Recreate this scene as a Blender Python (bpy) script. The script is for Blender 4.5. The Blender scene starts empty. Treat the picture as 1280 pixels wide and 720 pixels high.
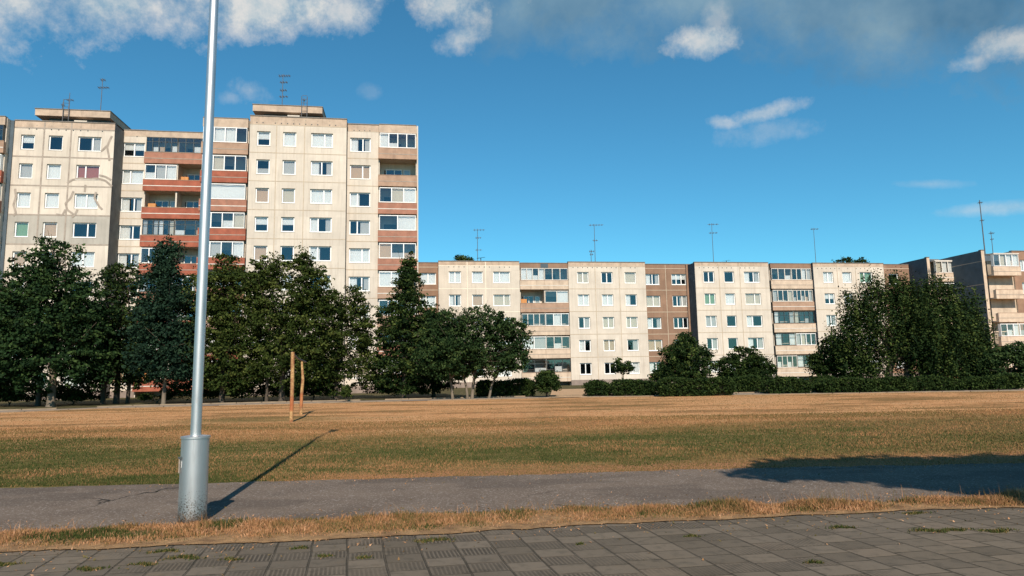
import bpy, math, random
import numpy as np
from mathutils import Vector, Matrix
random.seed(7); rng = np.random.default_rng(7)
sc = bpy.context.scene; col = sc.collection
# ---------------------------------------------------------------- camera
F = 840.0; PITCH = math.atan(106/F); ROLL = math.radians(-1.1); EYE = 1.6
cam = bpy.data.cameras.new('camera'); cam.sensor_width = 36; cam.lens = 36*F/1280; cam.clip_end = 5000; cam.clip_start = .1
cob = bpy.data.objects.new('camera', cam); col.objects.link(cob)
CM = Matrix.Rotation(math.pi/2+PITCH, 3, 'X') @ Matrix.Rotation(ROLL, 3, 'Z')
cob.matrix_world = Matrix.Translation((0, 0, EYE)) @ CM.to_4x4(); sc.camera = cob
EYEP = Vector((0, 0, EYE))
def ray(px, py): return CM @ Vector(((px-640)/F, -(py-360)/F, -1))
def gpt(px, py, z=0):
    d = ray(px, py); return EYEP + d*((z-EYE)/d.z)
def at(px, py, Y):
    d = ray(px, py); return EYEP + d*(Y/d.y)
# ---------------------------------------------------------------- object helpers
def tag(o, label=None, cat=None, group=None, kind=None):
    if label: o['label'] = label
    if cat: o['category'] = cat
    if group: o['group'] = group
    if kind: o['kind'] = kind
    return o
def empty(name, loc=(0, 0, 0), rz=0, parent=None):
    o = bpy.data.objects.new(name, None); o.empty_display_size = .2
    o.location = loc; o.rotation_euler = (0, 0, rz); col.objects.link(o)
    if parent: o.parent = parent
    return o
def link(name, me, parent=None, loc=None):
    o = bpy.data.objects.new(name, me); col.objects.link(o)
    if parent: o.parent = parent
    if loc is not None: o.location = loc
    return o
class MB:
    def __init__(s): s.v = []; s.f = []; s.m = []; s.ms = []; s.sm = []
    def mi(s, m):
        if m not in s.ms: s.ms.append(m)
        return s.ms.index(m)
    def poly(s, pts, m, smooth=False):
        n = len(s.v); s.v += [tuple(p) for p in pts]; s.f.append(tuple(range(n, n+len(pts)))); s.m.append(s.mi(m)); s.sm.append(smooth)
    def box(s, x0, x1, y0, y1, z0, z1, m):
        n = len(s.v)
        s.v += [(x0,y0,z0),(x1,y0,z0),(x1,y1,z0),(x0,y1,z0),(x0,y0,z1),(x1,y0,z1),(x1,y1,z1),(x0,y1,z1)]
        for f in ((0,3,2,1),(4,5,6,7),(0,1,5,4),(1,2,6,5),(2,3,7,6),(3,0,4,7)):
            s.f.append(tuple(n+i for i in f)); s.m.append(s.mi(m)); s.sm.append(False)
    def tube(s, pts, rad, m, seg=8, cap=True, smooth=True):
        pts = [Vector(p) for p in pts]; n0 = len(s.v); k = s.mi(m)
        if not isinstance(rad, (list, tuple)): rad = [rad]*len(pts)
        for i, p in enumerate(pts):
            d = (pts[min(i+1, len(pts)-1)]-pts[max(i-1, 0)]).normalized()
            a = d.cross(Vector((0, 1, 0))) if abs(d.y) < .9 else d.cross(Vector((1, 0, 0)))
            a.normalize(); b = d.cross(a)
            for j in range(seg):
                t = 2*math.pi*j/seg; s.v.append(tuple(p+(a*math.cos(t)+b*math.sin(t))*rad[i]))
        for i in range(len(pts)-1):
            for j in range(seg):
                q = n0+i*seg; s.f.append((q+j, q+(j+1) % seg, q+seg+(j+1) % seg, q+seg+j)); s.m.append(k); s.sm.append(smooth)
        if cap:
            for q, rev in ((n0, True), (n0+(len(pts)-1)*seg, False)):
                c = [s.v[q+j] for j in range(seg)]; s.poly(c[::-1] if rev else c, m)
    def mesh(s, name):
        me = bpy.data.meshes.new(name); me.from_pydata(s.v, [], s.f)
        for m in s.ms: me.materials.append(m)
        me.polygons.foreach_set('material_index', s.m); me.polygons.foreach_set('use_smooth', s.sm); me.update(); return me
    def build(s, name, parent=None, loc=None): return link(name, s.mesh(name), parent, loc)
def np_mesh(name, verts, faces, nper, mat, attr=None):
    """verts (N,3), faces (M,nper); attr: per-face random float stored as face attribute 'tone'"""
    me = bpy.data.meshes.new(name); N = len(verts); Mf = len(faces)
    me.vertices.add(N); me.vertices.foreach_set('co', np.ascontiguousarray(verts, dtype=np.float32).ravel())
    me.loops.add(Mf*nper); me.loops.foreach_set('vertex_index', np.ascontiguousarray(faces, dtype=np.int32).ravel())
    me.polygons.add(Mf); me.polygons.foreach_set('loop_start', np.arange(0, Mf*nper, nper, dtype=np.int32))
    me.update(calc_edges=True)
    if attr is not None:
        a = me.attributes.new('tone', 'FLOAT', 'FACE'); a.data.foreach_set('value', np.ascontiguousarray(attr, dtype=np.float32))
    me.materials.append(mat); return me
# ---------------------------------------------------------------- materials
class NT:
    def __init__(s, name):
        s.mat = bpy.data.materials.new(name); s.mat.use_nodes = True; s.t = s.mat.node_tree; s.t.nodes.clear()
        s.out = s.n('ShaderNodeOutputMaterial')
    def n(s, ty, **kw):
        nd = s.t.nodes.new(ty)
        for k, v in kw.items():
            if k in nd.inputs: nd.inputs[k].default_value = v
            else: setattr(nd, k, v)
        return nd
    def l(s, a, b): s.t.links.new(a, b)
    def math(s, op, a, b=None, c=None, clamp=False):
        nd = s.t.nodes.new('ShaderNodeMath'); nd.operation = op; nd.use_clamp = clamp
        for i, x in enumerate((a, b, c)):
            if x is None: continue
            if isinstance(x, (int, float)): nd.inputs[i].default_value = x
            else: s.l(x, nd.inputs[i])
        return nd.outputs[0]
    def mix(s, f, a, b, blend='MIX'):
        nd = s.t.nodes.new('ShaderNodeMix'); nd.data_type = 'RGBA'; nd.blend_type = blend
        for i, x in ((0, f), (6, a), (7, b)):
            if isinstance(x, (int, float)): nd.inputs[i].default_value = x
            elif isinstance(x, tuple): nd.inputs[i].default_value = (*x[:3], 1)
            else: s.l(x, nd.inputs[i])
        return nd.outputs[2]
    def ramp(s, x, lo, hi):
        nd = s.n('ShaderNodeMapRange'); nd.inputs['From Min'].default_value = lo; nd.inputs['From Max'].default_value = hi
        s.l(x, nd.inputs['Value']); return nd.outputs[0]
    def coords(s, scale=(1, 1, 1), rot=0, kind='Object'):
        tc = s.n('ShaderNodeTexCoord'); mp = s.n('ShaderNodeMapping'); mp.inputs['Scale'].default_value = scale
        mp.inputs['Rotation'].default_value = (0, 0, rot); s.l(tc.outputs[kind], mp.inputs[0]); return mp.outputs[0]
    def noise(s, v, scale, detail=4, rough=.55):
        nd = s.n('ShaderNodeTexNoise'); nd.inputs['Scale'].default_value = scale; nd.inputs['Detail'].default_value = detail
        nd.inputs['Roughness'].default_value = rough; s.l(v, nd.inputs['Vector']); return nd.outputs[0]
    def fin(s, color, rough=.8, metal=0., bump=None, bstr=.3, bdist=.02, spec=.3, normal=None):
        b = s.n('ShaderNodeBsdfPrincipled'); b.inputs['Roughness'].default_value = rough; b.inputs['Metallic'].default_value = metal
        b.inputs['Specular IOR Level'].default_value = spec
        if isinstance(color, tuple): b.inputs['Base Color'].default_value = (*color[:3], 1)
        else: s.l(color, b.inputs['Base Color'])
        if bump is not None:
            bn = s.n('ShaderNodeBump'); bn.inputs['Strength'].default_value = bstr; bn.inputs['Distance'].default_value = bdist
            s.l(bump, bn.inputs['Height']); s.l(bn.outputs[0], b.inputs['Normal'])
        s.l(b.outputs[0], s.out.inputs[0]); s.b = b; return s.mat
def noisy(name, c, var=.25, scale=2., rough=.85, stretch=(1, 1, 1), fine=25., metal=0., spec=.3, stain=None, panel=0):
    t = NT(name); v = t.coords(stretch); a = t.noise(v, scale, 6); b = t.noise(v, fine, 3)
    lo = tuple(x*(1-var) for x in c); hi = tuple(min(1, x*(1+var)) for x in c)
    k = t.ramp(t.math('ADD', t.math('MULTIPLY', a, .7), t.math('MULTIPLY', b, .3)), .35, .65)
    cc = t.mix(k, lo, hi)
    if panel:
        sn = t.n('ShaderNodeVectorMath'); sn.operation = 'FLOOR'; t.l(t.coords((1/3.1, .0, 1/2.72)), sn.inputs[0]); pw = t.n('ShaderNodeTexWhiteNoise'); t.l(sn.outputs[0], pw.inputs['Vector'])
        cc = t.mix(t.math('MULTIPLY', pw.outputs['Value'], panel), cc, tuple(x*.62 for x in c))
        s2 = t.ramp(t.noise(t.coords((3.2, 3.2, .16)), 1.6, 6, .7), .48, .72); cc = t.mix(t.math('MULTIPLY', s2, .30), cc, tuple(x*.5 for x in c))
    if stain:
        st = t.ramp(t.noise(t.coords((2.2, 2.2, .25)), 1.3, 5), .55, .75); cc = t.mix(t.math('MULTIPLY', st, stain[1]), cc, stain[0])
    return t.fin(cc, rough, metal, b, .25, .01, spec)
M = {}
CREAM = (.56, .48, .37)
M['cream'] = noisy('cream_concrete', (.60, .53, .445), .12, .6, stain=((.36, .30, .24), .45), panel=.28)
M['cream_grey'] = noisy('greyed_concrete', (.40, .37, .32), .12, .8, stain=((.3, .26, .22), .3), panel=.2)
M['parapet'] = noisy('parapet_concrete', (.45, .345, .26), .2, 1.5, stain=((.22, .17, .13), .5))
M['brownwall'] = noisy('brown_aggregate', (.27, .165, .11), .16, 1.2, stain=((.16, .1, .07), .4), panel=.3)
M['slate_and_shade'] = noisy('slate_and_wall_shade', (.075, .10, .12), .2, 1.2)  # dark roof plates, and walls whose shade is put into the colour
M['shaded_side'] = noisy('shaded_side_concrete', (.20, .19, .17), .25, 1.0, stain=((.1, .09, .08), .4))  # concrete sides the sun only grazes, their shade put into the colour
M['red'] = noisy('red_balcony_paint', (.30, .092, .055), .25, 1.6, stain=((.2, .09, .06), .5))
M['redbrown'] = noisy('faded_red_paint', (.33, .155, .105), .2, 1.6, stain=((.22, .14, .1), .5))
M['tan'] = noisy('tan_balcony', (.36, .235, .165), .2, 1.4, stain=((.2, .13, .1), .5))
M['pinkish'] = noisy('pale_balcony', (.52, .41, .31), .2, 1.4, stain=((.27, .19, .14), .55))
M['seam_dark'] = noisy('seam_mortar', (.32, .27, .225), .2, 3)
M['seam_soft'] = noisy('seam_pale', (.44, .36, .27), .15, 3)
M['seam_white'] = noisy('seam_white', (.72, .64, .52), .1, 3)
M['plinth'] = noisy('plinth_concrete', (.24, .19, .16), .2, 2)
M['white'] = noisy('white_frame', (.80, .80, .78), .05, 3, rough=.45)
M['offwhite'] = noisy('aged_white_frame', (.62, .58, .52), .12, 3, rough=.6)
M['darkframe'] = noisy('dark_frame', (.06, .07, .07), .2, 3, rough=.5)
M['room'] = noisy('dim_room', (.07, .068, .065), .2, 1)  # room surfaces coloured dark to stand for dim interiors
M['roofing'] = noisy('bitumen_roof', (.06, .058, .055), .2, 2)
M['flash'] = noisy('roof_flashing', (.17, .15, .13), .2, 4, rough=.6)
M['metal'] = noisy('antenna_metal', (.11, .11, .115), .2, 5, rough=.5, metal=.3)
M['wood'] = noisy('orange_wood', (.50, .22, .07), .2, 3, rough=.6, stretch=(6, 6, 1))
for k, c in dict(cw=(.82, .80, .77), cb=(.62, .44, .29), cp=(.45, .17, .12), cg=(.28, .42, .26), cs=(.55, .53, .50), cy=(.66, .58, .46)).items():
    M[k] = noisy('curtain_'+k, c, .08, 8, stretch=(8, 8, .6))
def glass():
    t = NT('window_glass'); g = t.n('ShaderNodeBsdfGlossy'); g.inputs['Roughness'].default_value = .03; g.inputs['Color'].default_value = (.9, .95, 1, 1)
    tr = t.n('ShaderNodeBsdfTransparent'); tr.inputs['Color'].default_value = (.93, .96, .97, 1)
    nb = t.n('ShaderNodeBump'); nb.inputs['Strength'].default_value = .12; nb.inputs['Distance'].default_value = .02
    t.l(t.noise(t.coords(), 1.6, 2), nb.inputs['Height']); t.l(nb.outputs[0], g.inputs['Normal'])
    f = t.n('ShaderNodeFresnel'); f.inputs['IOR'].default_value = 1.6
    mx = t.n('ShaderNodeMixShader'); t.l(t.math('ADD', t.math('MULTIPLY', f.outputs[0], 1.0), .06), mx.inputs[0]); t.l(tr.outputs[0], mx.inputs[1]); t.l(g.outputs[0], mx.inputs[2])
    t.l(mx.outputs[0], t.out.inputs[0]); t.mat.use_transparent_shadow = True; return t.mat
M['glass'] = glass()
# ---------------------------------------------------------------- buildings
class Block:
    def __init__(s, name, Y0, deg, label, cat='apartment block'):
        s.th = math.radians(deg); s.O = Vector((0, Y0, 0)); s.root = empty(name, (0, Y0, 0), s.th); tag(s.root, label, cat)
        s.n = Vector((-math.sin(s.th), math.cos(s.th), 0)); s.uv = Vector((math.cos(s.th), math.sin(s.th), 0))
    def P(s, px, py, v=0):
        d = ray(px, py); t = (s.n.dot(s.O-EYEP)+v)/s.n.dot(d); p = EYEP+d*t
        return s.uv.dot(p-s.O), p.z
    def U(s, px, py, v=0): return s.P(px, py, v)[0]
_cache = {}
def win_parts(w, h, st):
    key = (round(w, 2), round(h, 2), st)
    if key in _cache: return _cache[key]
    b = MB(); W = M['white']; t = .095; hw = w/2; hh = h/2
    b.box(-hw, -hw+t, 0, .07, -hh, hh, W); b.box(hw-t, hw, 0, .07, -hh, hh, W)
    b.box(-hw+t, hw-t, 0, .07, -hh, -hh+t, W); b.box(-hw+t, hw-t, 0, .07, hh-t, hh, W)
    cuts = {'s': [], 'l': [-.12], 'r': [.12], 'e': [0], 't': [-.17, .17]}[st]
    for c in cuts: b.box(c*w-.055, c*w+.055, .004, .066, -hh+t, hh-t, W)
    fr = b.mesh('window')
    g = MB(); g.poly([(-hw+t, .035, -hh+t), (hw-t, .035, -hh+t), (hw-t, .035, hh-t), (-hw+t, .035, hh-t)], M['glass']); gm = g.mesh('pane')
    s = MB(); s.box(-hw-.03, hw+.03, -.16, .0, -hh-.05, -hh-.003, M['offwhite']); sm = s.mesh('sill')
    _cache[key] = (fr, gm, sm); return _cache[key]
def curtain_mesh(w, h, code):
    key = ('c', round(w, 2), round(h, 2), code)
    if key in _cache: return _cache[key]
    hw = w/2-.05; hh = h/2-.05; b = MB()
    def sheet(x0, x1, z0, z1, m):
        n = max(2, int((x1-x0)/.09)); xs = [x0+(x1-x0)*i/n for i in range(n+1)]
        for i in range(n):
            y0 = .12+(.03 if i % 2 else 0); y1 = .12+(0 if i % 2 else .03)
            b.poly([(xs[i], y0, z0), (xs[i+1], y1, z0), (xs[i+1], y1, z1), (xs[i], y0, z1)], m)
    c = code
    if c == 'w': sheet(-hw, hw, -hh, hh, M['cw'])
    elif c == 'b': sheet(-hw, hw, -hh, hh, M['cb'])
    elif c == 'p': sheet(-hw, hw, -hh, hh, M['cp'])
    elif c == 'g': sheet(-hw, hw, -hh, hh, M['cg'])
    elif c == 's': sheet(-hw, hw, -hh, hh, M['cs'])
    elif c == 'y': sheet(-hw, hw, -hh, hh, M['cy'])
    elif c == 'h': sheet(-hw, hw, .0, hh, M['cw'])
    elif c == 'q': sheet(-hw, hw, -hh, -.1, M['cs'])
    elif c == 'c': sheet(-hw, -hw*.25, -hh, hh, M['cw']); sheet(hw*.45, hw, -hh, hh, M['cs'])
    elif c == 'd': sheet(-hw, -.05, -hh, hh, M['cw'])
    elif c == 'e': sheet(.05, hw, -hh, hh, M['cs'])
    else: _cache[key] = None; return None
    _cache[key] = b.mesh('curtain'); return _cache[key]
def window(B, u, v, z, w, h, st, code):
    fr, gm, sm = win_parts(w, h, st); o = link('window', fr, B.root, (u, v+.13, z))
    link('pane', gm, o); link('sill', sm, o)
    c = curtain_mesh(w, h, code)
    if c: link('curtain', c, o)
def wall(B, u0, u1, v, z0, z1, ops, mat, depth=11, right=None, left=None, paramat=None, zpar=None, rowmat=None, seam=None, vseams=(), hseams=(), dots=None, flash=True, plinth=True, extra=None):
    b = MB(); us = sorted({u0, u1, *[x for o in ops for x in o[:2]]}); zs = {z0, z1, *[x for o in ops for x in o[2:4]]}
    if zpar: zs.add(zpar)
    if rowmat: zs |= {rowmat[0], rowmat[1]}
    zs = sorted(zs)
    for i in range(len(us)-1):
        for j in range(len(zs)-1):
            uc = (us[i]+us[i+1])/2; zc = (zs[j]+zs[j+1])/2
            if any(o[0] < uc < o[1] and o[2] < zc < o[3] for o in ops): continue
            m = mat
            if zpar and zc > zpar and paramat: m = paramat
            elif rowmat and rowmat[0] < zc < rowmat[1]: m = rowmat[2]
            b.poly([(us[i], v, zs[j]), (us[i+1], v, zs[j]), (us[i+1], v, zs[j+1]), (us[i], v, zs[j+1])], m)
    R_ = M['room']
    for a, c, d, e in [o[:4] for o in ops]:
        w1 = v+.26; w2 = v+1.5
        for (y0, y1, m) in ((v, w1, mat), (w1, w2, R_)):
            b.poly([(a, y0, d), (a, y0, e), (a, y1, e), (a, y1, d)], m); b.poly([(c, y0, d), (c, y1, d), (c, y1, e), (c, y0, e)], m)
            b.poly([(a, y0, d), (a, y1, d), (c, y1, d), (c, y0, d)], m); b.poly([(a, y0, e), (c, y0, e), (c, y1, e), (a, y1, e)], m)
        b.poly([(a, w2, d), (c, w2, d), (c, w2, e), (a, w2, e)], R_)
    right = right or M['shaded_side']; left = left or M['shaded_side']; vb = v+depth
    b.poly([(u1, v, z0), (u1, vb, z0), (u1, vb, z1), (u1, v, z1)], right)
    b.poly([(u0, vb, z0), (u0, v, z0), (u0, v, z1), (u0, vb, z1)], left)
    b.poly([(u1, vb, z0), (u0, vb, z0), (u0, vb, z1), (u1, vb, z1)], mat)
    b.poly([(u0, v, z1), (u1, v, z1), (u1, vb, z1), (u0, vb, z1)], M['roofing'])
    if flash: b.box(u0-.03, u1+.03, v-.05, v+.35, z1+.004, z1+.09, M['flash'])
    if seam:
        sm, sw = seam
        for z in hseams:
            b.box(u0+.01, u1-.01, v-.012, v-.002, z-sw/2, z+sw/2, sm)
        for u in vseams: b.box(u-sw/2, u+sw/2, v-.018, v-.004, z0+.6, z1-.05, sm)
    if dots:
        za, step = dots; n = int((u1-u0-.8)/step)
        for i in range(n):
            u = u0+.6+i*step
            if random.random() < .12: continue
            b.box(u-.05, u+.05, v-.015, v-.001, za-.05, za+.05, M['darkframe'])
            if i % 2 == 0: b.box(u-.04, u+.04, v-.012, v-.001, za+.33, za+.39, M['seam_dark'])
    if plinth: b.box(u0-.02, u1+.02, v-.05, v-.003, z0, z0+.62, M['plinth'])
    if extra: extra(b)
    return b.build('wall', B.root)
def loggia(B, u0, u1, v, zc, code, pm, bays=1, first=False):
    """one storey of a balcony stack: parapet slab + glazing; zc = window centre height of that storey"""
    out = .38; zb = zc-1.42; zt = zc-.36; ztop = zc+1.16
    b = MB(); pmat = M[pm]
    b.box(u0-.12, u1+.12, v-out, v-out+.12, zb, zt, pmat)
    b.box(u0-.12, u0-.02, v-out+.12, v-.003, zb, zt, pmat); b.box(u1+.02, u1+.12, v-out+.12, v-.003, zb, zt, pmat)
    b.box(u0-.1, u1+.1, v-out+.12, v+1.28, zb+.02, zb+.17, M['seam_soft'])
    zm = (zb+zt)/2-.05
    b.box(u0-.1, u1+.1, v-out-.014, v-out-.002, zm-.035, zm+.035, M['seam_dark'] if random.random() < .6 else M['offwhite'])
    b.box(u0-.12, u1+.12, v-out-.02, v-out+.13, zt+.003, zt+.05, M['tan'])
    o = b.build('balcony', B.root)
    z0 = zt+.055; z1 = ztop; hgt = z1-z0; bw = (u1-u0)/bays
    codes = code.split(','); codes = codes*bays if len(codes) == 1 else codes
    for i in range(bays):
        a = u0+i*bw+.02; c = u0+(i+1)*bw-.02; cd = codes[i]; kind = cd[0]
        if kind in 'WDG':   # glazed: W white, D dark, G aged white
            fm = {'W': M['white'], 'D': M['darkframe'], 'G': M['offwhite']}[kind]
            n = int(cd[1]); g = MB(); t = .07 if kind != 'D' else .045; y0 = v-out+.02; y1 = y0+.07
            g.box(a, c, y0, y1, z0, z0+t, fm); g.box(a, c, y0, y1, z1-t, z1, fm)
            for k in range(n+1):
                x = a+(c-a)*k/n; g.box(max(a, x-t*.6), min(c, x+t*.6), y0+.002, y1-.002, z0+t, z1-t, fm)
            if kind == 'D': g.box(a, c, y0+.004, y1-.004, z0+hgt*.68, z0+hgt*.68+.04, fm)
            # side return of the glazing
            g.box(a, a+.05, y1, v, z0, z1, fm) if i == 0 else None
            g.box(c-.05, c, y1, v, z0, z1, fm) if i == bays-1 else None
            g.build('glazing_frame', o)
            p = MB(); p.poly([(a+.05, y0+.035, z0+t), (c-.05, y0+.035, z0+t), (c-.05, y0+.035, z1-t), (a+.05, y0+.035, z1-t)], M['glass']); p.build('pane', o)
            cu = MB(); used = False
            for k in range(n):
                x0 = a+(c-a)*k/n+.05; x1 = a+(c-a)*(k+1)/n-.05; r = random.random(); zz = None
                if len(cd) > 2 and cd[2] == 'w': r = .1 if random.random() < .8 else .9
                if r < .34: zz = (z0+.08, z1-.08)
                elif r < .62: zz = (z0+.08, z0+hgt*random.uniform(.35, .55))
                if zz:
                    used = True; m = M[random.choice(['cw', 'cw', 'cs', 'cy'] if r < .3 else ['cw', 'cw', 'cb', 'cs'])]
                    q = 5
                    for j in range(q):
                        xa = x0+(x1-x0)*j/q; xb = x0+(x1-x0)*(j+1)/q; ya = y1+.12+(.03 if j % 2 else 0); yb = y1+.12+(0 if j % 2 else .03)
                        cu.poly([(xa, ya, zz[0]), (xb, yb, zz[0]), (xb, yb, zz[1]), (xa, ya, zz[1])], m)
            if used: cu.build('curtain', o)
        else:               # open balcony: back window and door, sometimes an orange timber cabinet
            if kind == 'O' or kind == 'P':
                g = MB(); W = M['white']; yb = v+1.2; x0 = a+.35*(c-a)*.2; xw = a+(c-a)*.62
                g.box(x0+.3, xw, yb-.06, yb-.01, zc-.62, zc-.54, W); g.box(x0+.3, xw, yb-.06, yb-.01, zc+.62, zc+.7, W)
                for x in (x0+.3, (x0+.3+xw)/2, xw-.08): g.box(x, x+.08, yb-.06, yb-.01, zc-.54, zc+.62, W)
                for x in (xw+.12, xw+.72): g.box(x, x+.08, yb-.06, yb-.01, zb+.2, zc+.7, W)
                g.box(xw+.12, xw+.8, yb-.062, yb-.012, zc+.62, zc+.7, W); g.build('window_frame', o)
                p = MB(); p.poly([(x0+.38, yb-.03, zc-.54), (xw-.08, yb-.03, zc-.54), (xw-.08, yb-.03, zc+.62), (x0+.38, yb-.03, zc+.62)], M['glass'])
                p.poly([(xw+.2, yb-.03, zb+.2), (xw+.72, yb-.03, zb+.2), (xw+.72, yb-.03, zc+.62), (xw+.2, yb-.03, zc+.62)], M['glass']); p.build('pane', o)
            if kind == 'P' or (len(cd) > 1 and cd[1] == 'p'):
                g = MB(); x = a+.1; g.box(x, x+.7, v+.5, v+.8, zb+.18, zc+.25, M['wood']); g.box(x+.03, x+.34, v+.48, v+.499, zb+.3, zc+.2, M['wood']); g.box(x+.37, x+.67, v+.48, v+.499, zb+.3, zc+.2, M['wood']); g.build('wooden_cabinet', o)
    return o
def stack(B, u0, u1, v, zrows, codes, pms, ztop, bays=1, fascia='parapet', backmat='cream', depth=11, dark_gap=None, zf=None, ends=(1, 1)):
    """the open bay behind a balcony stack: back wall, party walls, slabs, roof fascia"""
    b = MB(); vb = v+1.25; bm = M[backmat]
    ops = []
    for zc in zrows: ops.append((u0+.25*(u1-u0)/bays, u0+.62*(u1-u0)/bays, zc-.6, zc+.66))
    b.poly([(u0, vb, 0), (u1, vb, 0), (u1, vb, ztop), (u0, vb, ztop)], bm)
    if ends[0]: b.box(u0-.08, u0, v, vb, 0, ztop-.01, bm)
    if ends[1]: b.box(u1, u1+.08, v, vb, 0, ztop-.01, bm)
    for i in range(1, bays):
        u = u0+(u1-u0)*i/bays; b.box(u-.07, u+.07, v-.2, vb, 0, ztop-1.0, bm)
    for zc in zrows:   # dim room behind back windows, its dimness painted as a dark sheet on the wall
        for i in range(bays):
            bw = (u1-u0)/bays; a = u0+i*bw+.4; c = u0+i*bw+bw*.62-.08
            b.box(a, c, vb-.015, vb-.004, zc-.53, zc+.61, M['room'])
    zf = zf or zrows[0]+1.2
    b.box(u0-.05, u1+.05, v-.3, vb+depth, zf, ztop, M[fascia])
    if dark_gap: b.box(dark_gap[0], dark_gap[1], v-.31, v-.302, zf, ztop-.05, M['slate_and_shade'])
    b.box(u0-.05, u1+.05, v-.34, v+.1, ztop+.003, ztop+.07, M['flash'])
    b.box(u0-.06, u0+.02, v-.36, v-.305, 0, 0.01, bm)
    b.build('loggia_wall', B.root)
    for i, zc in enumerate(zrows):
        loggia(B, u0, u1, v, zc, codes[i % len(codes)], pms[i % len(pms)], bays)
def columns(B, cols, v, zrows, h, yref, codes):
    """cols: (px centre, px width, style) at image row yref -> openings and windows"""
    ops = []; cu = []
    for ci, (px, pw, st) in enumerate(cols):
        ua = B.U(px-pw/2, yref, v); ub = B.U(px+pw/2, yref, v); w = ub-ua; u = (ua+ub)/2; w = round(w*20)/20
        for ri, zc in enumerate(zrows):
            ops.append((u-w/2, u+w/2, zc-h/2, zc+h/2))
            c = codes[ri][ci] if ri < len(codes) else random.choice('wcosyhdeqb')
            s = st
            if st == 'x': s = random.choice('rle' if w > 1.5 else 'ls')
            window(B, u, v, zc, w-.02, h-.02, s, c)
    return ops
def seam_levels(zrows, st): return [z+st/2 for z in zrows]+[zrows[-1]-st/2]
# ---- nine-storey block
A = Block('nine_storey_block', 64, 9, 'tall nine-storey cream panel block with red balconies, behind the left trees')
hA = 2.715
def smears(u0, u1, zt):
    def f(b):
        def path(pts, w=.09):
            for i in range(len(pts)-1):
                (a, za), (c, zc_) = pts[i], pts[i+1]; d = Vector((c-a, zc_-za)); n = Vector((-d.y, d.x)).normalized()*w
                y = vL-.022-.0007*random.random()*5
                b.poly([(a-n.x, y, za-n.y), (c-n.x, y, zc_-n.y), (c+n.x, y, zc_+n.y), (a+n.x, y, za+n.y)], M['seam_dark'])
        def px(l): return [A.P(x, y, vL) for x, y in l]
        path(px([(140, 170), (136, 178), (134, 184), (136, 194), (137, 201)])); path(px([(134, 182), (128, 188), (126, 189)]))
        path(px([(84, 229), (90, 225), (100, 223), (112, 224), (122, 223), (132, 226), (140, 233)])); path(px([(124, 219), (132, 221), (139, 225)]))
        path(px([(92, 239), (88, 248), (82, 254), (84, 262), (92, 268)])); path(px([(97, 262), (94, 268), (90, 272)])); path(px([(107, 231), (106, 240)]))
        path(px([(19, 236), (20, 246), (17, 256), (20, 266), (17, 270)])); path(px([(70, 268), (78, 269), (82, 262)])); path(px([(120, 240), (118, 247), (124, 258), (128, 262)]))
    return f
vL = 2.2
u0 = A.U(19, 152, vL); u1 = A.U(144, 155.5, vL); zt = A.P(100, 153.5, vL)[1]
zrL = [A.P(34, 177.5, vL)[1]-hA*i for i in range(9)]
opsL = columns(A, [(34.5, 17.5, 's'), (69.5, 18, 's'), (112, 29, 'x')], vL, zrL, 1.4, 178, ['hoe', 'swp', 'www', 'gbo', 'bsw', 'wco'])
lv = seam_levels(zrL, hA)
wall(A, u0, u1, vL, 0, zt, opsL, M['cream'], zpar=lv[0], paramat=M['parapet'], rowmat=(lv[4], lv[3], M['cream_grey']), seam=(M['seam_dark'], .13), hseams=lv, vseams=[A.U(53, 200, vL), A.U(87, 200, vL)], dots=(zt-.75, .62), extra=smears(u0, u1, zt))
# left edge balcony stack
v = 1.6; a0 = A.U(-26, 152, v); a1 = A.U(8, 154, v)
stack(A, a0, a1, v, [z+.05 for z in zrL], ['D3', 'W3', 'W3w', 'W3'], ['tan', 'red', 'redbrown', 'red'], zt, fascia='parapet')
wall(A, a1+.09, u0-.01, vL-.1, 0, zt-.02, [], M['slate_and_shade'], right=M['shaded_side'], flash=False)  # front strip coloured dark in place of a shaded side face
wall(A, A.U(-120, 150, vL), a0-.09, vL, 0, zt, [], M['cream'], seam=(M['seam_dark'], .12), hseams=lv, zpar=lv[0], paramat=M['parapet'])
# recessed left column
vP = 4.3; p0 = u1+.01; p1 = A.U(184.5, 163, vP); zp = A.P(167, 163, vP)[1]
zrP = [A.P(167, 187, vP)[1]-hA*i for i in range(9)]; lvP = seam_levels(zrP, hA)
ops = columns(A, [(167.5, 27, 'x')], vP, zrP, 1.4, 187, ['h', 'w', 'c', 'd', 'c', 'q'])
wall(A, p0, p1, vP, 0, zp, ops, M['cream'], zpar=lvP[0], paramat=M['parapet'], seam=(M['seam_soft'], .1), hseams=lvP, dots=(zp-.6, .55))
q1 = A.U(262, 165, vP-.5)
stack(A, p1+.1, q1, vP-.1, zrP, ['D5,D4', 'W3,P', 'P,O', 'D6w,D3', 'W4,O', 'D4,W3'], ['redbrown', 'red', 'red', 'red', 'red'], zp-.15, bays=2)
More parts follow.
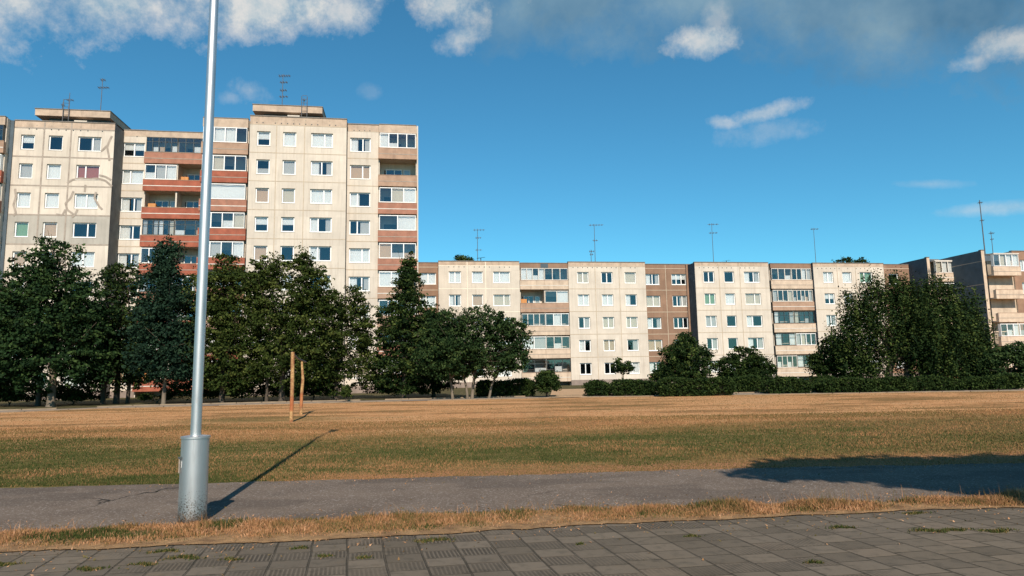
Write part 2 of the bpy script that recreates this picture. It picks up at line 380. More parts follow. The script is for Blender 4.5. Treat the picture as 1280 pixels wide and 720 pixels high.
# second balcony stack beside the tower front
vB = .9; r0 = A.U(256, 145, vB); r1 = A.U(311, 146, vB); zr2 = [A.P(329, 173, 0)[1]-hA*i for i in range(9)]; z2 = A.P(370, 147, 0)[1]
stack(A, r0, r1, vB, zr2, ['W4', 'W4w', 'W1', 'W4', 'W4', 'D4'], ['tan', 'red', 'redbrown', 'red', 'red', 'redbrown'], z2-.1)
t0 = A.U(313, 145, 0); t1 = A.U(433.5, 150, 0); lv2 = seam_levels(zr2, hA)
ops = columns(A, [(329.5, 16.5, 's'), (362, 16.5, 's'), (402.5, 27.5, 'x')], 0, zr2, 1.4, 174, ['hww', 'qsc', 'byw', 'hhc', 'bod', 'cwe'])
wall(A, t0, t1, 0, 0, z2, ops, M['cream'], zpar=lv2[0], paramat=M['parapet'], seam=(M['seam_soft'], .07), hseams=lv2, vseams=[A.U(346, 160), A.U(381, 160)], dots=(z2-.62, .55))
v4 = 1.0; s1 = A.U(473.5, 157, v4); z4 = A.P(470, 156.5, v4)[1]; zr4 = [A.P(449, 181, v4)[1]-hA*i for i in range(9)]; lv4 = seam_levels(zr4, hA)
ops = columns(A, [(450.5, 26, 'x')], v4, zr4, 1.4, 181, ['c', 'b', 'd', 'e', 'w', 'c'])
wall(A, t1+.01, s1, v4, 0, z4, ops, M['cream'], zpar=lv4[0], paramat=M['parapet'], seam=(M['seam_soft'], .08), hseams=lv4, dots=(z4-.6, .5))
e1 = A.U(521, 159, v4)
stack(A, s1+.1, e1-.1, v4, zr4, ['W4', 'O', 'W3w', 'W2w', 'W3', 'W3w'], ['tan', 'tan', 'redbrown', 'redbrown', 'redbrown'], z4-.02, zf=zr4[0]+1.22)
wall(A, e1-.01, e1+.12, v4-.35, 0, z4-.05, [], M['cream'], right=M['shaded_side'], depth=13, flash=False)
def lift_house(pxa, pxb, pyt, pyb, v, zroof, lx, bx):
    ua = A.U(pxa, pyt, v); ub = A.U(pxb, pyt, v); zt = A.P((pxa+pxb)/2, pyt, v)[1]; zb = zt-.62
    b = MB(); b.box(ua, ub, v, v+5.5, zb, zt, M['parapet']); b.box(ua+.9, ub-.3, v+.7, v+4.8, zroof+.1, zb-.003, M['slate_and_shade'])  # base darkened in colour as the shade under the slab
    b.box(ua-.05, ub+.05, v-.05, v+5.55, zt+.003, zt+.07, M['flash']); o = b.build('lift_house', A.root)
    c = MB(); c.box(bx, bx+1.1, v-.2, v+.5, zroof+.1, zroof+.34, M['cream']); c.build('vent_box', o)
    d = MB(); 
    for x in (lx, lx+.5): d.tube([(x, v-.12, zroof), (x, v-.12, zt+.95)], .035, M['metal'], 6)
    for k in range(7): d.tube([(lx, v-.12, zroof+.2+k*.36), (lx+.5, v-.12, zroof+.2+k*.36)], .02, M['metal'], 5)
    d.build('ladder', o)
lift_house(44, 138, 137.6, 150, vL+.5, zt, A.U(78.5, 145, vL+.4), A.U(92, 151, vL+.2))
lift_house(316, 403, 132.3, 143, .5, z2, A.U(379, 140, 1.4), A.U(361, 145, 1))
# ---- five-storey block
Bk = Block('five_storey_block', 79, 9, 'long five-storey cream panel block with brown recessed bays, behind the hedges')
hB = 2.735
def rows5(zc): return [zc-hB*i for i in range(5)]
ZB = Bk.P(729, 347)[1]; zrB = rows5(ZB); lvB = seam_levels(zrB, hB); ZT = 14.72
def seg(pa, pb, yr, v, cols, codes, mat='cream', seam=('seam_soft', .08), vs=(), zt=ZT, par='parapet', yrow=347, dots=True, **kw):
    a = Bk.U(pa, yr, v); b = Bk.U(pb, yr, v)
    ops = columns(Bk, cols, v, zrB, 1.38, yrow, codes)
    wall(Bk, a, b, v, 0, zt, ops, M[mat], depth=12, zpar=lvB[0], paramat=M[par], seam=(M[seam[0]], seam[1]), hseams=lvB, vseams=[Bk.U(x, yrow, v) for x in vs], dots=(zt-.65, .6) if dots else None, **kw)
    return a, b
seg(440, 547.5, 326, 1.2, [(486, 19, 'x'), (535, 20, 'x')], ['cw', 'ww', 'co', 'yc'], 'brownwall', par='brownwall', dots=False)
seg(548, 649, 326, 0, [(568.7, 15.5, 'e'), (596.8, 13.5, 's'), (627, 21.5, 'x')], ['www', 'cby', 'cwc', 'ocw', 'wow'], seam=('seam_white', .09), vs=[584, 607])
def stk(pa, pb, yr, codes, pms, bays=2, v=.5, gap=None):
    a = Bk.U(pa, yr, v); b = Bk.U(pb, yr, v)
    stack(Bk, a+.1, b-.1, v, zrB, codes, pms, ZT-.12, bays=bays, fascia='brownwall', depth=10, dark_gap=gap)
stk(649, 709.5, 328, ['G4,G3', 'P,G2w', 'G4,W3', 'W2w,G3', 'D2,D3'], ['pinkish', 'tan', 'pinkish', 'pinkish', 'pinkish'], gap=(Bk.U(675.5, 330, .2), Bk.U(685, 330, .2)))
seg(710, 806, 328, 0, [(728.7, 14.5, 'e'), (758.7, 14.5, 'e'), (788, 14.5, 'x')], ['yoy', 'wwd', 'eyy', 'dye', 'oow'], vs=[744, 774])
seg(806.3, 862, 329, 1.3, [(815.5, 17.5, 'x'), (848.5, 18.5, 't')], ['ch', 'ye', 'co', 'by', 'co'], 'brownwall', par='brownwall', seam=('seam_soft', .07), vs=[832], dots=False)
seg(868, 960, 329, -.9, [(886.3, 14, 'e'), (911.5, 12.5, 's'), (940, 19.5, 'x')], ['ooc', 'gwy', 'sod', 'eoc', 'wsc'], vs=[899, 925], left=M['slate_and_shade'], zt=ZT-.08, yrow=348)  # left return wears its shade as a darker colour
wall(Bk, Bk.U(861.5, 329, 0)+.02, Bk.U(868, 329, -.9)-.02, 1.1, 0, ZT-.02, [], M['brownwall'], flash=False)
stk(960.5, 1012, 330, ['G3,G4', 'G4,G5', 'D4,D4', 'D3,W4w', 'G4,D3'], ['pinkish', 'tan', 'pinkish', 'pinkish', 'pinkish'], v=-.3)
seg(1016, 1104, 331, -1.0, [(1035.5, 12.8, 'e'), (1059, 11.5, 's'), (1083, 16, 'x')], ['wwg', 'hcy', 'cwc', 'woc', 'wcw'], vs=[1047, 1070], left=M['slate_and_shade'], zt=ZT-.1, yrow=348)  # shade of the left return is in its colour too
seg(1104.3, 1140, 332, .3, [(1117, 12, 's')], ['o', 'c', 'w', 'y', 'w'], 'brownwall', par='brownwall', dots=False)
# ---- right block, stepping forward
Rb = Block('stepped_panel_block', 71, 9, 'stepped panel block with shade-coloured sides and corner balconies at the right edge')
hR = 2.78
zR = Rb.P(1226, 313)[1]; ur = Rb.U(1226, 313); zrR = [Rb.P(1255, 330, -.6)[1]-hR*i for i in range(5)]
wall(Rb, ur, ur+.42, 0, 0, zR, [], M['pinkish'], left=M['slate_and_shade'], depth=5.0)  # side wall painted shade-dark, front edge kept pale
ue = Rb.U(1265, 313, .2)
wall(Rb, ur+.43, ue, 2.6, 0, zR-.01, [], M['slate_and_shade'], depth=9, plinth=False)  # recessed wall with its shade put into the colour
wall(Rb, ur, ur+9, 5.01, 0, zR-.02, [], M['slate_and_shade'], depth=8, left=M['slate_and_shade'], flash=False)
b = MB()
for z in (zR-1.3, zR-1.3-hR, zR-1.3-2*hR, zR-1.3-3*hR): b.box(ur-.012, ur-.002, .1, 4.9, z-.05, z+.05, M['seam_dark'])
b.build('seam_strip', Rb.root)
uf = Rb.U(1320, 313, .2)
ops = columns(Rb, [(1276+6, 14, 'x'), (1306, 14, 'x')], .3, zrR, 1.4, 330, ['ww', 'dc', 'oc', 'cw', 'oc'])
wall(Rb, ue+.01, uf, .3, 0, zR, ops, M['brownwall'], left=M['cream'], depth=10, zpar=zrR[0]+hR/2, paramat=M['brownwall'])
ba = Rb.U(1243, 339, -.8); bb = Rb.U(1275, 339, -.8)
b = MB(); b.box(ba+.3, ue-.01, .45, 2.58, 0, zR-1.2, M['pinkish']); b.box(ba-.05, bb+.05, -.9, .28, zrR[0]+1.18, zrR[0]+1.28, M['offwhite']); b.build('loggia_wall', Rb.root)
for i, zc in enumerate(zrR):
    loggia(Rb, ba, bb, -.45, zc, ['W4w', 'O', 'O', 'W4', 'W4'][i], 'pinkish')
# rear step
v1 = 5.0; uq = Rb.U(1158, 322, v1); zq = Rb.P(1158, 322, v1)[1]; uq1 = ur-.02
wall(Rb, uq, uq+.4, v1, 0, zq, [], M['pinkish'], left=M['slate_and_shade'], depth=5.2)
wall(Rb, uq+.41, uq1, v1+1.6, 0, zq-.01, [], M['slate_and_shade'], left=M['slate_and_shade'], depth=8)  # set-back wall, shade painted in as on the front step
wall(Rb, uq, uq+.4, v1+5.21, 0, zq-.03, [], M['slate_and_shade'], left=M['slate_and_shade'], depth=6, flash=False)
ba = Rb.U(1170, 340, v1-.5); bb = Rb.U(1193, 340, v1-.5); zr1 = [Rb.P(1180, 338, v1-.5)[1]-hR*i for i in range(5)]
b = MB(); b.box(ba+.2, bb-.2, v1+.6, v1+1.58, 0, zr1[0]+1.2, M['pinkish']); b.box(ba-.15, bb+.15, v1-.6, v1+.6, zr1[0]+1.19, zr1[0]+1.3, M['offwhite']); b.build('loggia_wall', Rb.root)
for i, zc in enumerate(zr1): loggia(Rb, ba, bb, v1-.2, zc, ['G3w', 'W3', 'O', 'W3', 'W3'][i], 'pinkish')
# ---- antennas
def antenna(px, pyb, pyt, Y, label, arms, r=.04):
    p = at(px, pyb, Y); h = at(px, pyt, Y).z-p.z; o = empty('tv_antenna', p); tag(o, label, 'antenna', 'aerials on the roofs')
    m = MB(); m.tube([(0, 0, -.4), (.03, 0, h)], [r, r*.7], M['metal'], 6); m.build('mast', o)
    for (f, w, n) in arms:
        a = MB(); z = h*f; a.tube([(-w*.35, 0, z), (w*.65, 0, z)], .03, M['metal'], 5)
        for k in range(n): 
            x = -w*.35+w*(k+.5)/n; l = .28*(1-.4*k/n); a.tube([(x, -.3, z), (x, .3, z)], .02, M['metal'], 4); a.tube([(x, 0, z-l*.6), (x, 0, z+l*.6)], .02, M['metal'], 4)
        a.build('aerial', o)
Yl = 62.5; Yr = 64.0
antenna(125.5, 140, 98, Yl, 'thin mast aerial at the right end of the left lift house roof', [(.72, 1.1, 4), (.95, .5, 2)])
antenna(85.5, 139, 116, Yl, 'short aerial beside the ladder on the left lift house', [(.6, .7, 2)])
antenna(77.5, 139, 128, Yl, 'stubby pole standing by the ladder on the left lift house', [(.7, .4, 1)])
antenna(352.5, 133, 93, Yr, 'tall aerial with several crossbars on the right lift house of the tall block', [(.95, 1.2, 5), (.75, .8, 3), (.5, .7, 3), (.3, .9, 3)])
antenna(379.5, 133, 122, Yr, 'short pole beside the ladder on the right lift house', [(.7, .3, 1)])
antenna(597, 324, 286, 86, 'aerial with two crossbars above the leftmost cream bay of the low block', [(.96, 1.5, 4), (.7, .8, 3), (.3, .9, 2)])
antenna(744, 326, 280, 87, 'tallest aerial of the low block, above its middle cream bay', [(.97, 1.9, 5), (.55, .7, 2)])
antenna(739, 327, 312, 86, 'little aerial with a fan head beside the tall middle aerial', [(.85, .7, 3), (.6, .5, 2)])
antenna(892, 328, 279, 90, 'aerial with two right pointing arms left of the satellite plate on the low roof', [(.97, 1.5, 3), (.75, 1.2, 3)])
antenna(1020, 330, 285, 92, 'plain aerial with one top arm above the right balcony stack of the low block', [(.97, 1.1, 3)])
antenna(1231, 314, 250, 76, 'highest mast aerial on the stepped block at the right', [(.95, .5, 2), (.6, .4, 2)], .07)
antenna(1241, 314, 289, 77, 'shorter aerial right of the highest mast', [(.9, .6, 2), (.6, .4, 1)])
for px, py, Y, lb in ((601, 323.5, 84, 'dark tilted plate on the low roof beside the left aerial'), (908, 327, 86, 'dark tilted plate on the low roof right of the two armed aerial'), (1050, 328.5, 90, 'dark tilted plate on the low roof right of the plain aerial')):
    p = at(px, py, Y); o = empty('roof_hatch', p); tag(o, lb, 'roof hatch', 'roof plates')
    b = MB(); b.poly([(-.55, -.3, .0), (.5, -.3, .12), (.6, .5, .25), (-.45, .5, .12)], M['slate_and_shade']); b.poly([(-.45, .5, .16), (.6, .5, .29), (.5, -.3, .16), (-.55, -.3, .04)], M['slate_and_shade'])
    b.build('lid', o); b = MB(); b.tube([(0, 0, -.7), (0, 0, .1)], .05, M['metal'], 6); b.build('post', o)
# ---------------------------------------------------------------- ground
def sheet(name, left, right, z, mat, nx=None):
    """left/right: far edge and near edge polylines (same count)"""
    b = MB()
    for i in range(len(left)-1): b.poly([(*right[i], z), (*right[i+1], z), (*left[i+1], z), (*left[i], z)], mat)
    return tag(b.build(name), kind='structure')
def edge(pts, ext=40):
    g = [gpt(*p) for p in pts]; g = [(p.x, p.y) for p in g]
    a = (g[0][0]-ext, g[0][1]-ext*(g[-1][1]-g[0][1])/(g[-1][0]-g[0][0])); c = (g[-1][0]+ext, g[-1][1]+ext*(g[-1][1]-g[0][1])/(g[-1][0]-g[0][0]))
    return [a]+g+[c]
def resample(e, n=60, jit=0.):
    xs = np.linspace(-45, 45, n); g = np.random.default_rng(int(abs(e[1][1])*100)); rough = np.interp(xs, np.linspace(-45, 45, 260), g.normal(0, 1, 260))*.6+np.interp(xs, np.linspace(-45, 45, 70), g.normal(0, 1, 70))*.5+g.normal(0, .35, n)
    return [(float(x), float(np.interp(x, [p[0] for p in e], [p[1] for p in e]))+float(q)*jit) for x, q in zip(xs, rough)]
E_far = resample(edge([(0, 611), (345, 602), (640, 594), (900, 586), (1280, 579)]), 900, .05)
E_near = resample(edge([(0, 667), (420, 650), (640, 640), (960, 632), (1280, 622)]), 900, .055)
E_pav = resample(edge([(0, 691), (400, 676), (640, 662), (960, 648), (1180, 638), (1280, 634)]), 900, .035)
def yat(e, x): return float(np.interp(x, [p[0] for p in e], [p[1] for p in e]))
def grass_ground():
    t = NT('meadow_ground'); v = t.coords((1, 1, 1)); sx = t.n('ShaderNodeSeparateXYZ'); t.l(v, sx.inputs[0]); X, Y = sx.outputs[0], sx.outputs[1]
    n1 = t.noise(t.coords((.22, .6, 1)), .55, 6, .62); n2 = t.noise(v, 2.4, 5, .7); n3 = t.noise(v, 26, 3, .7); n4 = t.noise(t.coords((.16, .55, 1)), .8, 7, .65); n5 = t.noise(t.coords((.30, 1.1, 1)), 1.9, 6, .7)
    yy = t.math('ADD', Y, t.math('MULTIPLY', t.math('SUBTRACT', n1, .5), 8.0)); yy = t.math('ADD', yy, t.math('MULTIPLY', t.math('SUBTRACT', n5, .5), 5.)); yy = t.math('SUBTRACT', yy, t.math('MULTIPLY', t.ramp(X, 0, 9), 2.6))
    far = t.ramp(yy, 16.2, 20.0)
    near = t.ramp(t.math('ADD', t.math('ADD', Y, t.math('MULTIPLY', X, -.10)), t.math('MULTIPLY', t.math('SUBTRACT', n5, .5), 3.0)), 12.3, 11.2)
    lawn = t.mix(t.ramp(n2, .35, .68), (.085, .088, .028), (.18, .145, .055)); lawn = t.mix(t.math('MULTIPLY', t.ramp(n5, .52, .62), .9), lawn, (.29, .195, .085)); lawn = t.mix(t.math('MULTIPLY', t.ramp(X, 1.5, 8), .55), lawn, (.17, .125, .05))
    dry = t.mix(t.ramp(n2, .35, .65), (.47, .235, .105), (.62, .34, .16)); dry = t.mix(t.math('MULTIPLY', t.ramp(n4, .49, .58), .85), dry, (.20, .12, .05)); dry = t.mix(t.math('MULTIPLY', t.ramp(n5, .56, .66), .6), dry, (.15, .125, .05)); dry = t.mix(t.math('MULTIPLY', t.ramp(n4, .44, .38), .7), dry, (.52, .31, .16))
    gp = t.n('ShaderNodeVectorMath'); gp.operation = 'DISTANCE'; t.l(t.coords((.45, 1, 1)), gp.inputs[0]); gp.inputs[1].default_value = (-9.6*.45, 26.2, 0); gpa = t.math('ADD', gp.outputs['Value'], t.math('MULTIPLY', t.math('SUBTRACT', n2, .5), 2.5)); dry = t.mix(t.math('MULTIPLY', t.ramp(gpa, 2.2, .8), .6), dry, (.14, .12, .045))
    c = t.mix(far, lawn, dry); c = t.mix(t.math('MULTIPLY', near, t.ramp(X, -4.5, -2)), c, (.37, .185, .095))
    # bare reddish scuffs and a faint trodden line from the sandy gap to the path
    lx = t.math('ABSOLUTE', t.math('SUBTRACT', t.math('ADD', X, t.math('MULTIPLY', t.math('SUBTRACT', n1, .5), 1.2)), t.math('SUBTRACT', t.math('MULTIPLY', Y, .085), 1.2)))
    c = t.mix(t.math('MULTIPLY', t.ramp(lx, 1.1, .2), .2), c, (.12, .085, .035))
    sc1 = t.ramp(t.noise(t.coords((.35, .9, 1)), .9, 4, .6), .63, .70); c = t.mix(t.math('MULTIPLY', sc1, .6), c, (.29, .125, .06))
    c = t.mix(t.math('MULTIPLY', t.ramp(n3, .45, .62), .3), c, (.06, .048, .022))
    return t.fin(c, 1, 0, t.math('ADD', n3, n2), .7, .04, .03)
M['meadow'] = grass_ground()
def asphalt():
    t = NT('old_asphalt'); v = t.coords(); n1 = t.noise(v, 1.2, 5); n2 = t.noise(v, 90, 2, .8); vo = t.n('ShaderNodeTexVoronoi'); vo.inputs['Scale'].default_value = 60; t.l(v, vo.inputs['Vector'])
    c = t.mix(t.ramp(n1, .3, .7), (.102, .074, .055), (.158, .118, .088)); c = t.mix(t.ramp(n2, .35, .7), c, t.mix(.5, c, (.22, .19, .165)))
    sp = t.n('ShaderNodeSeparateColor'); t.l(vo.outputs['Color'], sp.inputs[0]); c = t.mix(t.math('MULTIPLY', t.ramp(sp.outputs[0], .86, .95), .75), c, (.33, .29, .25))
    vc = t.n('ShaderNodeTexVoronoi'); vc.feature = 'DISTANCE_TO_EDGE'; vc.inputs['Scale'].default_value = .33
    wv = t.n('ShaderNodeVectorMath'); wv.operation = 'ADD'; nn = t.n('ShaderNodeTexNoise'); nn.inputs['Scale'].default_value = 1.5; nn.inputs['Detail'].default_value = 6; t.l(v, nn.inputs['Vector']); t.l(v, wv.inputs[0]); t.l(nn.outputs['Color'], wv.inputs[1]); t.l(wv.outputs[0], vc.inputs['Vector'])
    cr = t.math('MULTIPLY', t.ramp(vc.outputs['Distance'], .010, .003), t.ramp(t.noise(v, .35, 2), .5, .6)); c = t.mix(cr, c, (.03, .026, .022))
    pt = t.ramp(t.noise(t.coords((.5, .9, 1)), .7, 4, .55), .52, .56); c = t.mix(t.math('MULTIPLY', pt, .35), c, (.07, .058, .05))
    dust = t.ramp(t.noise(t.coords((.4, 2.2, 1)), 1.0, 5), .5, .75); c = t.mix(t.math('MULTIPLY', dust, .35), c, (.19, .145, .11))
    return t.fin(c, 1., 0, n2, .5, .012, .06)
M['asphalt'] = asphalt()
def paving():
    t = NT('ribbed_paving'); S = 1/.33; rot = math.radians(-10.5)
    tc = t.n('ShaderNodeTexCoord'); mp = t.n('ShaderNodeMapping'); mp.inputs['Rotation'].default_value = (0, 0, rot); mp.inputs['Scale'].default_value = (S, 1/.255, S); t.l(tc.outputs['Object'], mp.inputs[0])
    wob = t.n('ShaderNodeTexNoise'); wob.inputs['Scale'].default_value = 1.3; t.l(tc.outputs['Object'], wob.inputs['Vector'])
    va = t.n('ShaderNodeVectorMath'); va.operation = 'SCALE'; va.inputs[3].default_value = .1; t.l(wob.outputs['Color'], va.inputs[0]); vb = t.n('ShaderNodeVectorMath'); vb.operation = 'ADD'; t.l(mp.outputs[0], vb.inputs[0]); t.l(va.outputs[0], vb.inputs[1])
    s = t.n('ShaderNodeSeparateXYZ'); t.l(vb.outputs[0], s.inputs[0]); x = s.outputs[0]; y0 = s.outputs[1]
    ix = t.math('FLOOR', x); off = t.n('ShaderNodeTexWhiteNoise'); off.noise_dimensions = '1D'; t.l(ix, off.inputs['W'])
    y = t.math('ADD', y0, t.math('MULTIPLY', off.outputs['Value'], 1.0)); iy = t.math('FLOOR', y)
    fx = t.math('FRACT', x); fy = t.math('FRACT', y)
    cmb = t.n('ShaderNodeCombineXYZ'); t.l(ix, cmb.inputs[0]); t.l(iy, cmb.inputs[1]); wn = t.n('ShaderNodeTexWhiteNoise'); t.l(cmb.outputs[0], wn.inputs['Vector'])
    wn2 = t.n('ShaderNodeTexWhiteNoise'); wn2.noise_dimensions = '4D'; t.l(cmb.outputs[0], wn2.inputs['Vector']); wn2.inputs['W'].default_value = 3.3
    dx = t.math('MINIMUM', fx, t.math('SUBTRACT', 1, fx)); dy = t.math('MINIMUM', fy, t.math('SUBTRACT', 1, fy))
    dd = t.math('ADD', t.math('MINIMUM', dx, dy), t.math('MULTIPLY', t.math('SUBTRACT', t.noise(tc.outputs['Object'], 30, 3), .5), .03)); joint = t.ramp(dd, .035, .008)
    wxs = t.n('ShaderNodeSeparateXYZ'); t.l(tc.outputs['Object'], wxs.inputs[0]); wx = wxs.outputs[0]
    par = t.math('MODULO', t.math('ABSOLUTE', t.math('ADD', iy, t.math('MULTIPLY', ix, 0))), 2.0)
    ribbed = t.math('GREATER_THAN', par, .5)
    # ribs fade where the slabs are worn smooth
    worn = t.math('MULTIPLY', ribbed, t.math('MULTIPLY', t.ramp(t.math('ADD', t.noise(tc.outputs['Object'], .6, 3), t.math('MULTIPLY', t.math('ABSOLUTE', t.math('SUBTRACT', wx, -.3)), -.05)), .32, .48), t.ramp(dd, .05, .08)))
    rib = t.math('MULTIPLY', t.math('ADD', t.math('MULTIPLY', t.math('SINE', t.math('MULTIPLY', fx, 2*math.pi*9)), .5), .5), worn)
    rib = t.math('MULTIPLY', rib, t.math('ADD', .4, t.math('MULTIPLY', wn.outputs['Value'], .6)))
    n1 = t.noise(tc.outputs['Object'], 1.1, 5); n2 = t.noise(tc.outputs['Object'], 70, 3, .7); n3 = t.noise(tc.outputs['Object'], 9, 4)
    sand = t.ramp(t.math('ADD', t.noise(tc.outputs['Object'], 3.5, 6, .7), t.math('MULTIPLY', t.math('SUBTRACT', wx, 0), -.02)), .60, .74)
    c = t.mix(wn.outputs['Value'], (.100, .082, .060), (.168, .136, .10)); c = t.mix(t.ramp(wn.outputs['Value'], .92, .95), c, (.16, .125, .09))
    c = t.mix(t.ramp(n1, .3, .7), c, t.mix(.6, c, (.15, .125, .098))); c = t.mix(t.math('MULTIPLY', t.ramp(n3, .5, .72), .45), c, (.045, .042, .034)); c = t.mix(t.math('MULTIPLY', t.ramp(n2, .5, .75), .3), c, (.17, .15, .13)); c = t.mix(t.math('MULTIPLY', sand, .5), c, (.17, .125, .08))
    c = t.mix(t.math('MULTIPLY', rib, .8), c, (.036, .032, .026)); jm = t.ramp(t.noise(tc.outputs['Object'], 2.3, 3), .35, .6); c = t.mix(t.math('MULTIPLY', joint, t.math('ADD', .10, t.math('MULTIPLY', jm, .50))), c, (.03, .028, .02))
    hgt = t.math('SUBTRACT', t.math('SUBTRACT', t.math('MULTIPLY', n2, .25), rib), t.math('MULTIPLY', joint, 1.6)); hgt = t.math('ADD', hgt, t.math('MULTIPLY', wn2.outputs['Value'], .9))
    return t.fin(c, 1., 0, hgt, .8, .014, .08)
M['paving'] = paving()
def strip_ground():
    t = NT('dry_strip_soil'); v = t.coords(); n = t.noise(v, 5, 5, .65); n2 = t.noise(v, 40, 3, .7)
    c = t.mix(t.ramp(n, .35, .65), (.20, .115, .06), (.42, .25, .12)); c = t.mix(t.math('MULTIPLY', t.ramp(n2, .45, .65), .4), c, (.10, .075, .04)); return t.fin(c, .95, 0, n2, .8, .03, .1)
M['strip'] = strip_ground()
big = MB(); big.poly([(-1500, -300, -.012), (1500, -300, -.012), (1500, 2500, -.012), (-1500, 2500, -.012)], M['meadow']); tag(big.build('ground'), kind='structure')
sheet('asphalt_path', E_far, E_near, .004, M['asphalt'])
sheet('verge', E_near, E_pav, .010, M['strip'])
sheet('paved_walk', [(x, y) for x, y in E_pav], [(x, -8.0) for x, y in E_pav], .002, M['paving'])
# far footpath with a pale kerb
K = resample(edge([(0, 516), (130, 510.5), (400, 504), (700, 497), (1280, 488.5)], 20)); K2 = [(x, y+2.6) for x, y in K]
M['farpath'] = noisy('far_path_asphalt', (.24, .19, .15), .2, 1.0); sheet('far_footpath', K2, K, .006, M['farpath'])
M['kerb'] = noisy('kerb_concrete', (.24, .18, .12), .2, 2)
kb = MB()
for (e, dz) in ((K, .04), (K2, .08)):
    for i in range(len(e)-1):
        if random.random() < .1: continue
        (xa, ya), (xb, yb) = e[i], e[i+1]
        for s_ in (0,): kb.poly([(xa+.02, ya, -.01), (xb-.02, yb, -.01), (xb-.02, yb, dz), (xa+.02, ya, dz)], M['kerb']); kb.poly([(xa+.02, ya, dz), (xb-.02, yb, dz), (xb-.02, yb+.12, dz), (xa+.02, ya+.12, dz)], M['kerb']); kb.poly([(xb-.02, yb+.12, dz), (xb-.02, yb+.12, -.01), (xa+.02, ya+.12, -.01), (xa+.02, ya+.12, dz)], M['kerb'])
tag(kb.build('kerb'), kind='structure')
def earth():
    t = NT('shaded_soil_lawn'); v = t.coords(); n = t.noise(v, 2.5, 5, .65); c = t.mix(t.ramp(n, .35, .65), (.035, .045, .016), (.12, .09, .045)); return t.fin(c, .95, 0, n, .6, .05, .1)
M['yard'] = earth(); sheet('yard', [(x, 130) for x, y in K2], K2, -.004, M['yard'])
g0 = gpt(690, 497); M['sand'] = noisy('sandy_track', (.42, .27, .15), .2, 1.5)
b = MB(); b.poly([(g0.x-.2, g0.y-.5, .014), (g0.x+2.2, g0.y-.4, .014), (g0.x+4.2, g0.y+20, .014), (g0.x+1.2, g0.y+20, .014)], M['sand']); tag(b.build('sandy_track'), kind='structure')
# ---------------------------------------------------------------- grass blades
def blade_mat(name, stops, rough=.8):
    t = NT(name); a = t.n('ShaderNodeAttribute'); a.attribute_name = 'tone'; r = t.n('ShaderNodeValToRGB'); cr = r.color_ramp
    while len(cr.elements) < len(stops): cr.elements.new(.5)
    for e, (p, c) in zip(cr.elements, stops): e.position = p; e.color = (*c, 1)
    t.l(a.outputs['Fac'], r.inputs[0]); d = t.n('ShaderNodeBsdfDiffuse'); t.l(r.outputs[0], d.inputs[0]); tr = t.n('ShaderNodeBsdfTranslucent'); t.l(r.outputs[0], tr.inputs[0])
    mx = t.n('ShaderNodeMixShader'); mx.inputs[0].default_value = .25; t.l(d.outputs[0], mx.inputs[1]); t.l(tr.outputs[0], mx.inputs[2]); t.l(mx.outputs[0], t.out.inputs[0]); return t.mat
M['blades'] = blade_mat('grass_blades', [(0, (.036, .058, .016)), (.3, (.088, .10, .032)), (.5, (.20, .135, .055)), (.75, (.44, .22, .105)), (1, (.62, .365, .21))])
def vnoise(x, y, s, seed):
    """cheap smooth 2D value noise"""
    r = np.random.default_rng(seed).random((64, 64)); X = x/s; Y = y/s; xi = np.floor(X).astype(int); yi = np.floor(Y).astype(int); fx = X-xi; fy = Y-yi
    fx = fx*fx*(3-2*fx); fy = fy*fy*(3-2*fy); g = lambda i, j: r[i % 64, j % 64]
    return (g(xi, yi)*(1-fx)+g(xi+1, yi)*fx)*(1-fy)+(g(xi, yi+1)*(1-fx)+g(xi+1, yi+1)*fx)*fy
def blades(name, x, y, h, w, tone, z0=.0, lean=.45):
    n = len(x); a = rng.uniform(0, 2*np.pi, n); dx = np.cos(a)*w/2; dy = np.sin(a)*w/2; l = rng.uniform(0, lean, n)*h; b = rng.uniform(0, 2*np.pi, n); lx = np.cos(b)*l; ly = np.sin(b)*l
    V = np.empty((n, 5, 3)); V[:, 0] = np.c_[x-dx, y-dy, np.full(n, z0)]; V[:, 1] = np.c_[x+dx, y+dy, np.full(n, z0)]
    V[:, 2] = np.c_[x+dx*.8+lx*.3, y+dy*.8+ly*.3, z0+h*.55]; V[:, 3] = np.c_[x+lx, y+ly, z0+h]; V[:, 4] = np.c_[x-dx*.8+lx*.3, y-dy*.8+ly*.3, z0+h*.55]
    k = np.arange(n)*5; T = np.stack([k, k+1, k+2, k, k+2, k+4, k+4, k+2, k+3], 1).reshape(-1, 3); me = np_mesh(name, V.reshape(-1, 3), T, 3, M['blades'], np.repeat(tone, 3)); return link(name, me)
ex = lambda e, x: np.interp(x, [p[0] for p in e], [p[1] for p in e])
# verge between path and paving
n = 95000; x = rng.uniform(-7.5, 9, n); ya = ex(E_pav, x); yb = ex(E_near, x); f = rng.beta(1.6, 1.1, n); y = ya+(yb-ya)*f*1.06-.02
dens = vnoise(x, y, .33, 1)*.6+vnoise(x, y, 1.1, 2)*.4; keep = rng.random(n) < np.clip((dens-.22)*2.2, .05, 1)*np.clip((f-.10)*5, .10, 1); x, y, dens = x[keep], y[keep], dens[keep]; n = len(x)
fr = (y-ex(E_pav, x))/(ex(E_near, x)-ex(E_pav, x)); h = (.015+.07*dens*rng.random(n))*np.clip(.4+fr, .35, 1.15)
tall = rng.random(n) < .03*np.clip(vnoise(x, y, .8, 5)*2-.6, 0, 1); h[tall] = rng.uniform(.08, .19, tall.sum())
h *= np.where(x < 2, .85, 1.1)*(.6+.9*vnoise(x, y*2, .5, 9)); green = np.clip((vnoise(x, y, .45, 3)-.50)*4, 0, 1)*np.clip(1.1-.09*(x+4), .25, 1)
